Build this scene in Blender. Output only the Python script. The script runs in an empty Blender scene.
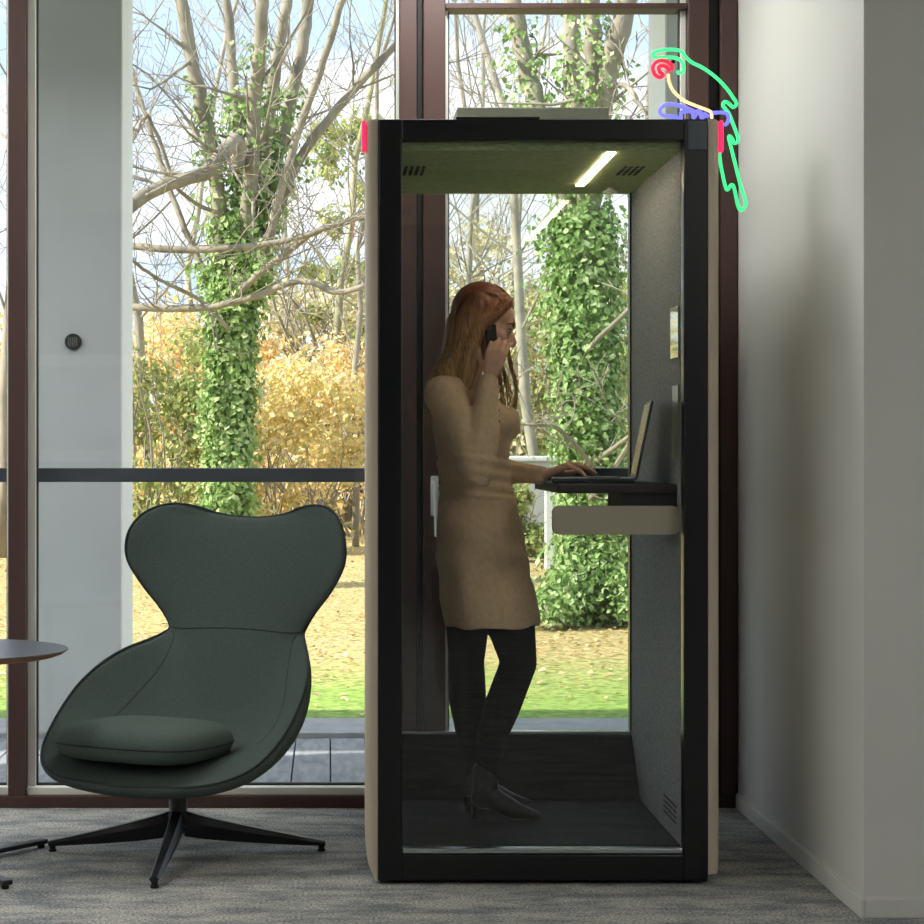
import bpy, bmesh, math, random
from mathutils import Vector, Matrix, noise
R = math.radians
scene = bpy.context.scene
COL = scene.collection
F = 1914.0; CX = 329.0; CY = 450.0; CZ = 1.25      # focal length in pixels, vanishing point, eye height

def P(x, y, Y):
    return Vector(((x-CX)*Y/F, Y, CZ-(y-CY)*Y/F))

# ------------------------------------------------------------------ camera
cam = bpy.data.cameras.new('camera'); co = bpy.data.objects.new('camera', cam); COL.objects.link(co)
co.location = (0, 0, CZ); co.rotation_euler = (R(90), 0, 0)
cam.sensor_width = 36; cam.lens = 36*F/924; cam.shift_x = (462-CX)/924; cam.shift_y = -(462-CY)/924
cam.clip_end = 500
scene.camera = co
vs = scene.view_settings
vs.view_transform = 'Standard'; vs.look = 'None'; vs.gamma = 1; vs.use_curve_mapping = False; vs.exposure = 0.85

# ------------------------------------------------------------------ materials
def lin(c):
    return tuple(((v/255)/12.92 if v/255 <= .04045 else ((v/255+.055)/1.055)**2.4) for v in c)+(1,)
def newmat(name):
    m = bpy.data.materials.new(name); m.use_nodes = True
    nt = m.node_tree; return m, nt, nt.nodes, nt.links, nt.nodes['Principled BSDF']
def mat(name, c, rough=.5, metal=0, noise_amt=0, scale=20, bump=0, bscale=200, spec=.5, emit=None, estr=0, coords='Object', sc3=None, detail=3):
    m, nt, N, L, B = newmat(name)
    B.inputs['Base Color'].default_value = lin(c); B.inputs['Roughness'].default_value = rough
    B.inputs['Metallic'].default_value = metal; B.inputs['Specular IOR Level'].default_value = spec
    if emit: B.inputs['Emission Color'].default_value = lin(emit); B.inputs['Emission Strength'].default_value = estr
    tc = N.new('ShaderNodeTexCoord')
    mp = N.new('ShaderNodeMapping'); L.new(tc.outputs[coords], mp.inputs[0])
    if sc3: mp.inputs['Scale'].default_value = sc3
    if noise_amt:
        n = N.new('ShaderNodeTexNoise'); n.inputs['Scale'].default_value = scale; n.inputs['Detail'].default_value = detail
        L.new(mp.outputs[0], n.inputs[0])
        r = N.new('ShaderNodeValToRGB'); b = lin(c)
        r.color_ramp.elements[0].position = .3; r.color_ramp.elements[1].position = .7
        r.color_ramp.elements[0].color = tuple(v*(1-noise_amt) for v in b[:3])+(1,)
        r.color_ramp.elements[1].color = tuple(min(1, v*(1+noise_amt)) for v in b[:3])+(1,)
        L.new(n.outputs[0], r.inputs[0]); L.new(r.outputs[0], B.inputs['Base Color'])
    if bump:
        n = N.new('ShaderNodeTexNoise'); n.inputs['Scale'].default_value = bscale; n.inputs['Detail'].default_value = 2
        L.new(mp.outputs[0], n.inputs[0])
        bp = N.new('ShaderNodeBump'); bp.inputs['Strength'].default_value = bump; bp.inputs['Distance'].default_value = .004
        L.new(n.outputs[0], bp.inputs['Height']); L.new(bp.outputs[0], B.inputs['Normal'])
    return m
def glass(name, f0=.05, tint=(1, 1, 1)):
    m = bpy.data.materials.new(name); m.use_nodes = True; nt = m.node_tree; N = nt.nodes; L = nt.links
    N.clear(); out = N.new('ShaderNodeOutputMaterial'); mx = N.new('ShaderNodeMixShader')
    t = N.new('ShaderNodeBsdfTransparent'); t.inputs[0].default_value = tuple(tint)+(1,)
    g = N.new('ShaderNodeBsdfGlossy'); g.inputs['Roughness'].default_value = 0.0
    lw = N.new('ShaderNodeLayerWeight'); lw.inputs['Blend'].default_value = .5
    p = N.new('ShaderNodeMath'); p.operation = 'POWER'; p.inputs[1].default_value = 5
    a = N.new('ShaderNodeMath'); a.operation = 'MULTIPLY_ADD'; a.inputs[1].default_value = 1-f0; a.inputs[2].default_value = f0
    L.new(lw.outputs['Facing'], p.inputs[0]); L.new(p.outputs[0], a.inputs[0]); L.new(a.outputs[0], mx.inputs[0])
    L.new(t.outputs[0], mx.inputs[1]); L.new(g.outputs[0], mx.inputs[2]); L.new(mx.outputs[0], out.inputs[0])
    return m
def leafmat(name, cols, trans=.35):
    m = bpy.data.materials.new(name); m.use_nodes = True; nt = m.node_tree; N = nt.nodes; L = nt.links
    N.clear(); out = N.new('ShaderNodeOutputMaterial'); mx = N.new('ShaderNodeMixShader'); mx.inputs[0].default_value = trans
    d = N.new('ShaderNodeBsdfDiffuse'); t = N.new('ShaderNodeBsdfTranslucent')
    g = N.new('ShaderNodeNewGeometry'); r = N.new('ShaderNodeValToRGB'); r.color_ramp.interpolation = 'LINEAR'
    els = r.color_ramp.elements
    while len(els) < len(cols): els.new(.5)
    for i, c in enumerate(cols): els[i].position = i/(len(cols)-1); els[i].color = lin(c)
    L.new(g.outputs['Random Per Island'], r.inputs[0])
    for s in (d, t): L.new(r.outputs[0], s.inputs[0])
    L.new(d.outputs[0], mx.inputs[1]); L.new(t.outputs[0], mx.inputs[2]); L.new(mx.outputs[0], out.inputs[0])
    return m

M = {}
M['frame'] = mat('brown_frame_paint', (72, 49, 45), .45, noise_amt=.08, scale=3)
M['gasket'] = mat('black_gasket', (18, 19, 21), .6)
M['sill'] = mat('pale_sill', (226, 224, 216), .5, noise_amt=.05, scale=8)
M['glass'] = glass('window_glass', .045)
M['boothglass'] = glass('booth_glass', .038, (.96, .975, .965))
M['wallpaint'] = mat('white_wall_paint', (206, 205, 200), .62, noise_amt=.02, scale=2, bump=.03, bscale=300)
M['darkwall'] = mat('slate_wall_paint', (96, 99, 104), .8, noise_amt=.03, scale=2)
M['ceil'] = mat('ceiling_paint', (215, 215, 212), .8, noise_amt=.02)
M['black'] = mat('black_booth_frame', (10, 11, 13), .3, noise_amt=.15, scale=6)
M['cream'] = mat('cream_shell', (186, 172, 152), .45, noise_amt=.03, scale=4)
M['felt'] = mat('grey_felt', (150, 153, 154), .95, noise_amt=.35, scale=170, bump=.5, bscale=260, spec=.1)
M['felt_bounce'] = mat('green_bounce_felt', (172, 184, 136), .95, noise_amt=.30, scale=45, bump=.6, bscale=160, spec=.1, sc3=(1, 4, 4))  # green bounce light is put into this felt colour
M['boothfloor'] = mat('dark_ribbed_floor', (19, 21, 24), .75, noise_amt=.3, scale=60, bump=.12, bscale=120, sc3=(1, 12, 12), spec=.2)
M['alu'] = mat('aluminium_threshold', (190, 195, 198), .25, metal=1, noise_amt=.05, scale=5)
M['green_fabric'] = mat('dark_green_wool', (74, 84, 80), .95, noise_amt=.28, scale=380, bump=.35, bscale=700, spec=.15)
M['green_fabric2'] = mat('dark_green_wool_cushion', (80, 91, 86), .95, noise_amt=.26, scale=380, bump=.35, bscale=700, spec=.15)
M['piping'] = mat('black_piping', (30, 40, 42), .8)
M['blackmetal'] = mat('black_powder_coat', (26, 27, 29), .38, noise_amt=.1, scale=30)
M['rubber'] = mat('rubber', (14, 14, 15), .8)
M['tabletop'] = mat('charcoal_laminate', (74, 80, 88), .35, noise_amt=.06, scale=9)
M['plyedge'] = mat('birch_ply_edge', (150, 106, 70), .6, noise_amt=.25, scale=30, sc3=(1, 1, 14))
M['desk'] = mat('dark_brown_desk', (46, 35, 33), .65, noise_amt=.15, scale=20)
M['laptop'] = mat('dark_grey_laptop', (50, 52, 56), .4, metal=.25)
M['keys'] = mat('black_keys', (14, 14, 16), .5)
M['skin'] = mat('skin', (226, 174, 146), .5, noise_amt=.06, scale=30, spec=.35)
M['dress'] = mat('tan_knit_dress', (222, 190, 155), .9, noise_amt=.09, scale=60, bump=.35, bscale=350, spec=.15)
M['tights'] = mat('black_tights', (6, 6, 8), .85, spec=.12)
M['boot'] = mat('black_leather_boot', (14, 14, 15), .28)
M['lip'] = mat('lips', (176, 92, 84), .4)
M['eye'] = mat('eye_white', (225, 220, 214), .3)
M['iris'] = mat('iris', (52, 44, 36), .3)
M['brow'] = mat('eyebrow', (110, 74, 50), .8)
M['phone'] = mat('black_phone', (12, 12, 14), .25)
M['nail'] = mat('dark_nail_polish', (96, 38, 44), .3)
M['mirror'] = mat('polished_steel', (225, 232, 226), .03, metal=1)
M['brushed'] = mat('brushed_steel', (150, 154, 158), .35, metal=.8)
M['led'] = mat('led_strip', (255, 240, 225), .5, emit=(255, 232, 206), estr=15)
M['pink'] = mat('pink_glow_strip', (240, 50, 90), .5, emit=(255, 30, 85), estr=.85)
for k, c, s in (('n_green', (70, 255, 150), .55), ('n_red', (255, 40, 70), .75), ('n_yellow', (255, 205, 140), .9), ('n_blue', (110, 110, 255), .75)):
    M[k] = mat('neon_'+k[2:], c, .5, emit=c, estr=s)
M['white_plastic'] = mat('white_plastic', (214, 216, 216), .4)
M['greybox'] = mat('grey_box', (112, 110, 106), .6, noise_amt=.1, scale=20)
M['column'] = mat('painted_concrete', (196, 203, 206), .8, noise_amt=.04, scale=3)
M['columnside'] = mat('white_column_side', (246, 247, 248), .6)
M['render'] = mat('pale_render', (186, 188, 186), .8, noise_amt=.04, scale=3)
M['kerb'] = mat('pale_concrete_kerb', (158, 160, 164), .8, noise_amt=.12, scale=8)
M['bark'] = mat('grey_brown_bark', (140, 134, 118), .9, noise_amt=.35, scale=7, bump=.6, bscale=20, sc3=(1, 1, .3))
M['barkgreen'] = mat('mossy_bark', (146, 146, 112), .9, noise_amt=.35, scale=5, bump=.5, bscale=20, sc3=(1, 1, .4))
M['barkpale'] = mat('pale_bark', (160, 156, 142), .9, noise_amt=.25, scale=5, bump=.4, bscale=20)
M['ivy'] = leafmat('ivy_leaves', [(104, 132, 78), (134, 164, 98), (164, 192, 126), (206, 222, 172)])  # foliage colours from ivy to straw are paled to stand for haze
M['leaf_yellow'] = leafmat('autumn_yellow_leaves', [(206, 192, 120), (226, 206, 132), (240, 222, 160), (230, 214, 172), (190, 192, 130)])
M['leaf_orange'] = leafmat('autumn_orange_leaves', [(220, 192, 124), (236, 206, 138), (244, 222, 170), (222, 208, 174)])
M['leaf_green'] = leafmat('shrub_green_leaves', [(130, 152, 92), (160, 176, 110), (186, 192, 126), (208, 202, 142)])
M['leaf_pale'] = leafmat('pale_straw_leaves', [(216, 208, 168), (228, 218, 184), (206, 204, 160), (200, 194, 166)])
M['leaf_litter'] = leafmat('fallen_leaves', [(176, 146, 104), (204, 176, 128), (222, 200, 158), (190, 158, 116)], .1)
M['fillwhite'] = mat('fill_lamp_diffuser', (255, 255, 255), .5, emit=(250, 250, 248), estr=16)  # glow of the added fill lamps
M['picture'] = mat('picture_print', (150, 165, 175), .6, noise_amt=.4, scale=4)

def wood_deck():
    m, nt, N, L, B = newmat('deck_boards')
    B.inputs['Roughness'].default_value = .7
    tc = N.new('ShaderNodeTexCoord'); mp = N.new('ShaderNodeMapping'); mp.inputs['Scale'].default_value = (6, 1, 1)
    L.new(tc.outputs['Object'], mp.inputs[0])
    n = N.new('ShaderNodeTexNoise'); n.inputs['Scale'].default_value = 5; n.inputs['Detail'].default_value = 5
    L.new(mp.outputs[0], n.inputs[0])
    r = N.new('ShaderNodeValToRGB'); r.color_ramp.elements[0].color = lin((116, 122, 130)); r.color_ramp.elements[1].color = lin((160, 165, 172))
    r.color_ramp.elements[0].position = .3; r.color_ramp.elements[1].position = .7
    L.new(n.outputs[0], r.inputs[0]); L.new(r.outputs[0], B.inputs['Base Color'])
    return m
M['deck'] = wood_deck()

def carpet():
    m, nt, N, L, B = newmat('grey_patch_carpet')
    B.inputs['Roughness'].default_value = .95; B.inputs['Specular IOR Level'].default_value = .1
    tc = N.new('ShaderNodeTexCoord')
    mp = N.new('ShaderNodeMapping'); mp.inputs['Scale'].default_value = (2.6, 6.5, 1); L.new(tc.outputs['Object'], mp.inputs[0])
    n = N.new('ShaderNodeTexNoise'); n.inputs['Scale'].default_value = 1.7; n.inputs['Detail'].default_value = 6; n.inputs['Roughness'].default_value = .6
    L.new(mp.outputs[0], n.inputs[0])
    r = N.new('ShaderNodeValToRGB'); e = r.color_ramp.elements
    e[0].position = .39; e[0].color = lin((132, 136, 138)); e[1].position = .58; e[1].color = lin((182, 179, 173))
    L.new(n.outputs[0], r.inputs[0])
    n2 = N.new('ShaderNodeTexNoise'); n2.inputs['Scale'].default_value = 130; n2.inputs['Detail'].default_value = 3
    L.new(tc.outputs['Object'], n2.inputs[0])
    r2 = N.new('ShaderNodeValToRGB'); r2.color_ramp.elements[0].position = .35; r2.color_ramp.elements[1].position = .65
    r2.color_ramp.elements[0].color = (.42, .42, .42, 1); r2.color_ramp.elements[1].color = (1.25, 1.25, 1.25, 1)
    L.new(n2.outputs[0], r2.inputs[0])
    mx = N.new('ShaderNodeMix'); mx.data_type = 'RGBA'; mx.blend_type = 'MULTIPLY'; mx.inputs[0].default_value = 1
    L.new(r.outputs[0], mx.inputs[6]); L.new(r2.outputs[0], mx.inputs[7]); L.new(mx.outputs[2], B.inputs['Base Color'])
    bp = N.new('ShaderNodeBump'); bp.inputs['Strength'].default_value = .6; bp.inputs['Distance'].default_value = .003
    L.new(n2.outputs[0], bp.inputs['Height']); L.new(bp.outputs[0], B.inputs['Normal'])
    return m
M['carpet'] = carpet()

def ground_mat():
    m, nt, N, L, B = newmat('lawn_with_leaf_litter')
    B.inputs['Roughness'].default_value = .95; B.inputs['Specular IOR Level'].default_value = .1
    tc = N.new('ShaderNodeTexCoord'); sp = N.new('ShaderNodeSeparateXYZ'); L.new(tc.outputs['Object'], sp.inputs[0])
    n = N.new('ShaderNodeTexNoise'); n.inputs['Scale'].default_value = .55; n.inputs['Detail'].default_value = 8; n.inputs['Roughness'].default_value = .65
    L.new(tc.outputs['Object'], n.inputs[0])
    a = N.new('ShaderNodeMath'); a.operation = 'MULTIPLY_ADD'; a.inputs[1].default_value = .45; a.inputs[2].default_value = -5.35
    L.new(sp.outputs['Y'], a.inputs[0])                           # more leaves towards the trees
    b = N.new('ShaderNodeMath'); b.operation = 'MULTIPLY_ADD'; b.inputs[1].default_value = 1.3; L.new(n.outputs[0], b.inputs[0]); L.new(a.outputs[0], b.inputs[2])
    cl = N.new('ShaderNodeClamp'); L.new(b.outputs[0], cl.inputs[0])
    g = N.new('ShaderNodeTexNoise'); g.inputs['Scale'].default_value = 26; g.inputs['Detail'].default_value = 6
    L.new(tc.outputs['Object'], g.inputs[0])
    r1 = N.new('ShaderNodeValToRGB'); r1.color_ramp.elements[0].position = .35; r1.color_ramp.elements[1].position = .65
    r1.color_ramp.elements[0].color = lin((108, 138, 62)); r1.color_ramp.elements[1].color = lin((156, 180, 96)); L.new(g.outputs[0], r1.inputs[0])
    r2 = N.new('ShaderNodeValToRGB'); r2.color_ramp.elements[0].position = .35; r2.color_ramp.elements[1].position = .62
    r2.color_ramp.elements[0].color = lin((126, 122, 66)); r2.color_ramp.elements[1].color = lin((206, 182, 132)); L.new(g.outputs[0], r2.inputs[0])
    mx = N.new('ShaderNodeMix'); mx.data_type = 'RGBA'; L.new(cl.outputs[0], mx.inputs[0]); L.new(r1.outputs[0], mx.inputs[6]); L.new(r2.outputs[0], mx.inputs[7])
    L.new(mx.outputs[2], B.inputs['Base Color'])
    return m
M['ground'] = ground_mat()

def hairmat():
    m, nt, N, L, B = newmat('auburn_to_blonde_hair')
    B.inputs['Roughness'].default_value = .42; B.inputs['Specular IOR Level'].default_value = .4
    tc = N.new('ShaderNodeTexCoord'); sp = N.new('ShaderNodeSeparateXYZ'); L.new(tc.outputs['Object'], sp.inputs[0])
    mr = N.new('ShaderNodeMapRange'); mr.inputs['From Min'].default_value = 1.38; mr.inputs['From Max'].default_value = 1.72
    L.new(sp.outputs['Z'], mr.inputs['Value'])
    r = N.new('ShaderNodeValToRGB'); r.color_ramp.elements[0].color = lin((204, 168, 104)); r.color_ramp.elements[1].color = lin((156, 92, 56))
    L.new(mr.outputs[0], r.inputs[0])
    mp = N.new('ShaderNodeMapping'); mp.inputs['Scale'].default_value = (1, 1, .06); L.new(tc.outputs['Object'], mp.inputs[0])
    n = N.new('ShaderNodeTexNoise'); n.inputs['Scale'].default_value = 210; n.inputs['Detail'].default_value = 2; L.new(mp.outputs[0], n.inputs[0])
    r2 = N.new('ShaderNodeValToRGB'); r2.color_ramp.elements[0].position = .35; r2.color_ramp.elements[1].position = .65
    r2.color_ramp.elements[0].color = (.5, .5, .5, 1); r2.color_ramp.elements[1].color = (1.2, 1.2, 1.2, 1); L.new(n.outputs[0], r2.inputs[0])
    mx = N.new('ShaderNodeMix'); mx.data_type = 'RGBA'; mx.blend_type = 'MULTIPLY'; mx.inputs[0].default_value = 1
    L.new(r.outputs[0], mx.inputs[6]); L.new(r2.outputs[0], mx.inputs[7]); L.new(mx.outputs[2], B.inputs['Base Color'])
    bp = N.new('ShaderNodeBump'); bp.inputs['Strength'].default_value = .5; bp.inputs['Distance'].default_value = .004
    L.new(n.outputs[0], bp.inputs['Height']); L.new(bp.outputs[0], B.inputs['Normal'])
    return m
M['hair'] = hairmat()

# ------------------------------------------------------------------ mesh helpers
def add_box(bm, a, b, bev=0, mtx=None, seg=2):
    c = [(a[i]+b[i])/2 for i in range(3)]; s = [abs(b[i]-a[i]) for i in range(3)]
    t = bmesh.new()
    bmesh.ops.create_cube(t, size=1, matrix=Matrix.Translation(c) @ Matrix.Diagonal((*s, 1)))
    if bev: bmesh.ops.bevel(t, geom=t.edges[:], offset=min(bev, min(s)*.49), segments=seg, profile=.5, affect='EDGES')
    if mtx: bmesh.ops.transform(t, matrix=mtx, verts=t.verts)
    merge(bm, t)
def merge(bm, t):
    me = bpy.data.meshes.new('tmp'); t.to_mesh(me); t.free(); bm.from_mesh(me); bpy.data.meshes.remove(me)
def add_ell(bm, c, r, rot=None, u=20, v=14):
    m = Matrix.Translation(c)
    if rot: m = m @ rot
    bmesh.ops.create_uvsphere(bm, u_segments=u, v_segments=v, radius=1, matrix=m @ Matrix.Diagonal((*r, 1)))
def frames(pts):
    T = []
    for i in range(len(pts)):
        a = pts[max(0, i-1)]; b = pts[min(len(pts)-1, i+1)]
        d = (b-a); T.append(d.normalized() if d.length > 1e-9 else Vector((0, 0, 1)))
    up = Vector((0, 1, 0)) if abs(T[0].y) < .9 else Vector((1, 0, 0))
    out = []; n = (up - T[0]*up.dot(T[0])).normalized()
    for t in T:
        n = n - t*n.dot(t)
        n = n.normalized() if n.length > 1e-6 else t.orthogonal().normalized()
        out.append((n, t.cross(n)))
    return out
def add_tube(bm, pts, rad, sides=8, caps=True, closed=False):
    pts = [Vector(p) for p in pts]
    if closed: pts = pts+[pts[0]]
    fr = frames(pts); rings = []
    for i, p in enumerate(pts):
        r = rad[min(i, len(rad)-1)] if isinstance(rad, (list, tuple)) else rad
        n, b = fr[i]
        rings.append([bm.verts.new(p+(n*math.cos(2*math.pi*k/sides)+b*math.sin(2*math.pi*k/sides))*r) for k in range(sides)])
    for i in range(len(rings)-1):
        for k in range(sides):
            bm.faces.new((rings[i][k], rings[i][(k+1) % sides], rings[i+1][(k+1) % sides], rings[i+1][k]))
    if caps:
        bm.faces.new(rings[0][::-1]); bm.faces.new(rings[-1])
def add_capsule(bm, p1, r1, p2, r2, s=16):
    p1 = Vector(p1); p2 = Vector(p2)
    add_ell(bm, p1, (r1,)*3, u=s, v=10); add_ell(bm, p2, (r2,)*3, u=s, v=10)
    if (p2-p1).length > 1e-5: add_tube(bm, [p1, p2], [r1, r2], s)
def add_chain(bm, pts, rad):
    for i in range(len(pts)-1): add_capsule(bm, pts[i], rad[i], pts[i+1], rad[i+1])
def add_loft(bm, secs, n=32):
    """secs: list of (cx, cy, cz, rx, ry, yaw)"""
    rings = []
    for cx, cy, cz, rx, ry, yw in secs:
        c, s = math.cos(yw), math.sin(yw); ring = []
        for k in range(n):
            a = 2*math.pi*k/n; x = rx*math.cos(a); y = ry*math.sin(a)
            ring.append(bm.verts.new((cx+x*c-y*s, cy+x*s+y*c, cz)))
        rings.append(ring)
    for i in range(len(rings)-1):
        for k in range(n): bm.faces.new((rings[i][k], rings[i][(k+1) % n], rings[i+1][(k+1) % n], rings[i+1][k]))
    bm.faces.new(rings[0][::-1]); bm.faces.new(rings[-1])
def add_lathe(bm, prof, c=(0, 0, 0), n=32):
    rings = [[bm.verts.new((c[0]+r*math.cos(2*math.pi*k/n), c[1]+r*math.sin(2*math.pi*k/n), c[2]+z)) for k in range(n)] for r, z in prof]
    for i in range(len(rings)-1):
        for k in range(n): bm.faces.new((rings[i][k], rings[i][(k+1) % n], rings[i+1][(k+1) % n], rings[i+1][k]))
    bm.faces.new(rings[0][::-1]); bm.faces.new(rings[-1])
def catmull(pts, m=8):
    out = []; n = len(pts)
    for i in range(n-1):
        p0 = pts[max(0, i-1)]; p1 = pts[i]; p2 = pts[i+1]; p3 = pts[min(n-1, i+2)]
        for k in range(m):
            t = k/m
            out.append(tuple(.5*((2*b)+(-a+c)*t+(2*a-5*b+4*c-d)*t*t+(-a+3*b-3*c+d)*t**3) for a, b, c, d in zip(p0, p1, p2, p3)))
    out.append(tuple(pts[-1])); return out
def link(name, me, m, parent=None):
    o = bpy.data.objects.new(name, me); COL.objects.link(o)
    if m: o.data.materials.append(M[m] if isinstance(m, str) else m)
    if parent: o.parent = parent
    return o
def obj(name, bm, m, parent=None, smooth=False, wn=True):
    bmesh.ops.recalc_face_normals(bm, faces=bm.faces)
    me = bpy.data.meshes.new(name); bm.to_mesh(me); bm.free()
    if smooth:
        me.polygons.foreach_set('use_smooth', [True]*len(me.polygons))
        if smooth == 'auto':
            o = link(name, me, m, parent)
            try: me.set_sharp_from_angle(angle=R(40))
            except Exception: pass
            return o
    return link(name, me, m, parent)
def boxo(name, a, b, m, parent=None, bev=0):
    bm = bmesh.new(); add_box(bm, a, b, bev); return obj(name, bm, m, parent)
def remesh(name, bm, voxel, smooth, m, parent=None, post=None):
    me = bpy.data.meshes.new('tmp'); bmesh.ops.recalc_face_normals(bm, faces=bm.faces); bm.to_mesh(me); bm.free()
    t = bpy.data.objects.new('tmp', me); COL.objects.link(t)
    r = t.modifiers.new('r', 'REMESH'); r.mode = 'VOXEL'; r.voxel_size = voxel; r.use_smooth_shade = True
    if smooth:
        s = t.modifiers.new('s', 'SMOOTH'); s.iterations = smooth; s.factor = .5
    dg = bpy.context.evaluated_depsgraph_get(); dg.update()
    nm = bpy.data.meshes.new_from_object(t.evaluated_get(dg)); nm.name = name
    bpy.data.objects.remove(t); bpy.data.meshes.remove(me)
    if post: post(nm)
    nm.polygons.foreach_set('use_smooth', [True]*len(nm.polygons)); nm.materials.clear()
    return link(name, nm, m, parent)
def tag(o, label, cat, group=None, kind=None):
    o['label'] = label
    if cat: o['category'] = cat
    if group: o['group'] = group
    if kind: o['kind'] = kind
    return o
def thing(name, label, cat, loc=(0, 0, 0), rz=0, group=None):
    o = bpy.data.objects.new(name, None); COL.objects.link(o); o.location = loc; o.rotation_euler = (0, 0, rz)
    o.empty_display_size = .1
    return tag(o, label, cat, group)
def struct(o):
    o['kind'] = 'structure'; return o
def keep(o, parent):
    """parent a part built in world coordinates under a placed Empty"""
    o.parent = parent
    o.matrix_parent_inverse = (Matrix.Translation(parent.location) @ parent.rotation_euler.to_matrix().to_4x4()).inverted()
    return o

# ================================================================== THE ROOM
XW = 1.43; YW = 6.68; XL = -4.6; YB = -2.6; HC = 3.25; XR = 3.6; YC = 5.118
struct(boxo('floor', (XL-.1, YB-.1, -.12), (XR+.1, 6.75, 0), 'carpet'))
struct(boxo('ceiling', (XL-.2, YB-.2, HC), (XR+.2, 6.95, HC+.2), 'ceil'))
struct(boxo('wall_left', (XL-.15, YB, 0), (XL, 6.95, HC), 'wallpaint'))
struct(boxo('wall_back', (XL-.15, YB-.15, 0), (XR+.15, YB, HC), 'darkwall'))
struct(boxo('wall_right', (XW, YC, 0), (XR, 6.95, HC), 'wallpaint'))
struct(boxo('wall_far_right', (XR, YB, 0), (XR+.15, 6.95, HC), 'wallpaint'))
def baseboard(name, a, b):
    o = struct(boxo(name, a, b, 'wallpaint', bev=.004)); return o
bm = bmesh.new()
add_box(bm, (XW-.012, YC-.012, 0), (XW, YW-.005, .052), .003); add_box(bm, (XW-.006, YC-.006, .052), (XW, YW-.005, .0555))
struct(obj('baseboard_right', bm, 'wallpaint'))
bm = bmesh.new()
add_box(bm, (XW, YC-.012, 0), (XR, YC, .052), .003); add_box(bm, (XW, YC-.005, .052), (XR, YC, .0555))
struct(obj('baseboard_front', bm, 'wallpaint'))

# ---- window wall.  frame members at YW..YW+.12
def sx(x, Y=YW): return (x-CX)*Y/F
def sz(y, Y=YW): return CZ-(y-CY)*Y/F
GY = YW+.075                                                     # glass plane
# bottom rail under all windows and the head beam
bm = bmesh.new(); add_box(bm, (XL, YW, 0), (XW-.002, YW+.12, .042), .003)
struct(obj('trim_1', bm, 'frame'))
bm = bmesh.new(); add_box(bm, (XL, YW, HC-.16), (XW-.002, YW+.12, HC), .003)
struct(obj('trim_2', bm, 'frame'))
def mullion(n, x0, x1, z0=.042, z1=HC-.16, mm='frame', yy=YW):
    return struct(boxo(n, (x0, yy, z0), (x1, YW+.12, z1), mm, bev=.003))
mullion('trim_3', sx(8), sx(25.3))
boxes = [(sx(399.8), sx(417)), (sx(423.5), sx(445.5))]
mullion('trim_4', *boxes[0]); mullion('trim_5', sx(417)+.001, sx(423.5)-.001, mm='gasket', yy=YW+.03); mullion('trim_6', *boxes[1])
mullion('trim_7', sx(688.5), sx(709)); mullion('trim_8', sx(709)+.001, sx(720.8)-.001, mm='gasket', yy=YW+.03); mullion('trim_9', sx(720.8), XW-.003)
for i, x in enumerate((-2.35, -3.6)): mullion('trim_%d' % (10+i), x-.03, x+.03)
bays = [(-3.57, -2.38), (-2.32, sx(8)), (sx(25.3), sx(399.8)), (sx(445.5), sx(688.5))]
for i, (x0, x1) in enumerate(bays):
    w = struct(bpy.data.objects.new('window_%d' % (i+1), None)); COL.objects.link(w); w.location = (x0, GY, .042)
    bm = bmesh.new()
    add_box(bm, (x0+.004, GY-.006, .07), (x1-.004, GY+.006, HC-.165))
    keep(obj('pane', bm, 'glass'), w)
    bm = bmesh.new()                                             # pale inner glazing frame
    e = .024
    add_box(bm, (x0+.001, GY-.055, .0425), (x1-.001, GY+.03, .069), .002)
    wl = .012 if i == 3 else .029; wr = .019 if i == 3 else .012
    add_box(bm, (x0+.001, GY-.03, .069), (x0+wl, GY+.03, HC-.166), .001)
    add_box(bm, (x1-wr, GY-.03, .069), (x1-.001, GY+.03, HC-.166), .001)
    keep(obj('glazing_frame', bm, 'sill'), w)
    bm = bmesh.new()
    for a, b in (((x0+wl, GY-.012, .069), (x1-wr, GY+.012, .076)), ((x0+wl, GY-.012, .076), (x0+wl+.005, GY+.012, HC-.17)), ((x1-wr-.004, GY-.012, .076), (x1-wr, GY+.012, HC-.17))):
        add_box(bm, a, b)
    keep(obj('gasket', bm, 'gasket'), w)
    bm = bmesh.new()                                             # guard rail across the glass
    add_box(bm, (x0+.014, GY+.03, sz(482, GY+.05)), (x1-.014, GY+.07, sz(468, GY+.05)), .003)
    keep(obj('guard_rail', bm, 'tabletop'), w)
    if i == 3:
        bm = bmesh.new(); add_box(bm, (x0+.002, YW+.01, sz(7.6)), (x1-.002, YW+.11, sz(2.2)), .002)
        keep(obj('transom', bm, 'frame'), w)
        bm = bmesh.new()                                         # tilt-and-turn handle on the leaf frame
        hx = (boxes[1][0]+boxes[1][1])/2
        add_box(bm, (hx-.014, YW-.012, 1.02), (hx+.014, YW-.001, 1.16), .005)
        add_tube(bm, [(hx, YW-.005, 1.135), (hx, YW-.05, 1.135), (hx+.003, YW-.055, 1.12), (hx+.006, YW-.055, .95)], [.011, .011, .011, .009], 12)
        keep(obj('window_handle', bm, 'white_plastic', None, 'auto'), w)

# ---- added fill lamps at the ceiling, out of view, to brighten the room
for i, (x, y) in enumerate(((-3.7, -.6), (-3.7, 1.5), (-3.7, 3.6), (2.95, -.6), (2.95, 1.5), (-3.7, 5.6), (-1.9, 5.9), (.35, 6.1))):
    t = thing('fill_lamp', 'square white fill lamp added at the ceiling, out of view', 'lamp', (x, y, HC), 0, 'added fill lamps')
    bm = bmesh.new(); add_box(bm, (-.32, -.32, -.03), (.32, .32, 0), .004); keepf = obj('fill_housing', bm, 'white_plastic', t)
    bm = bmesh.new(); add_box(bm, (-.29, -.29, -.034), (.29, .29, -.0305)); obj('diffuser', bm, 'fillwhite', t)
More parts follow.
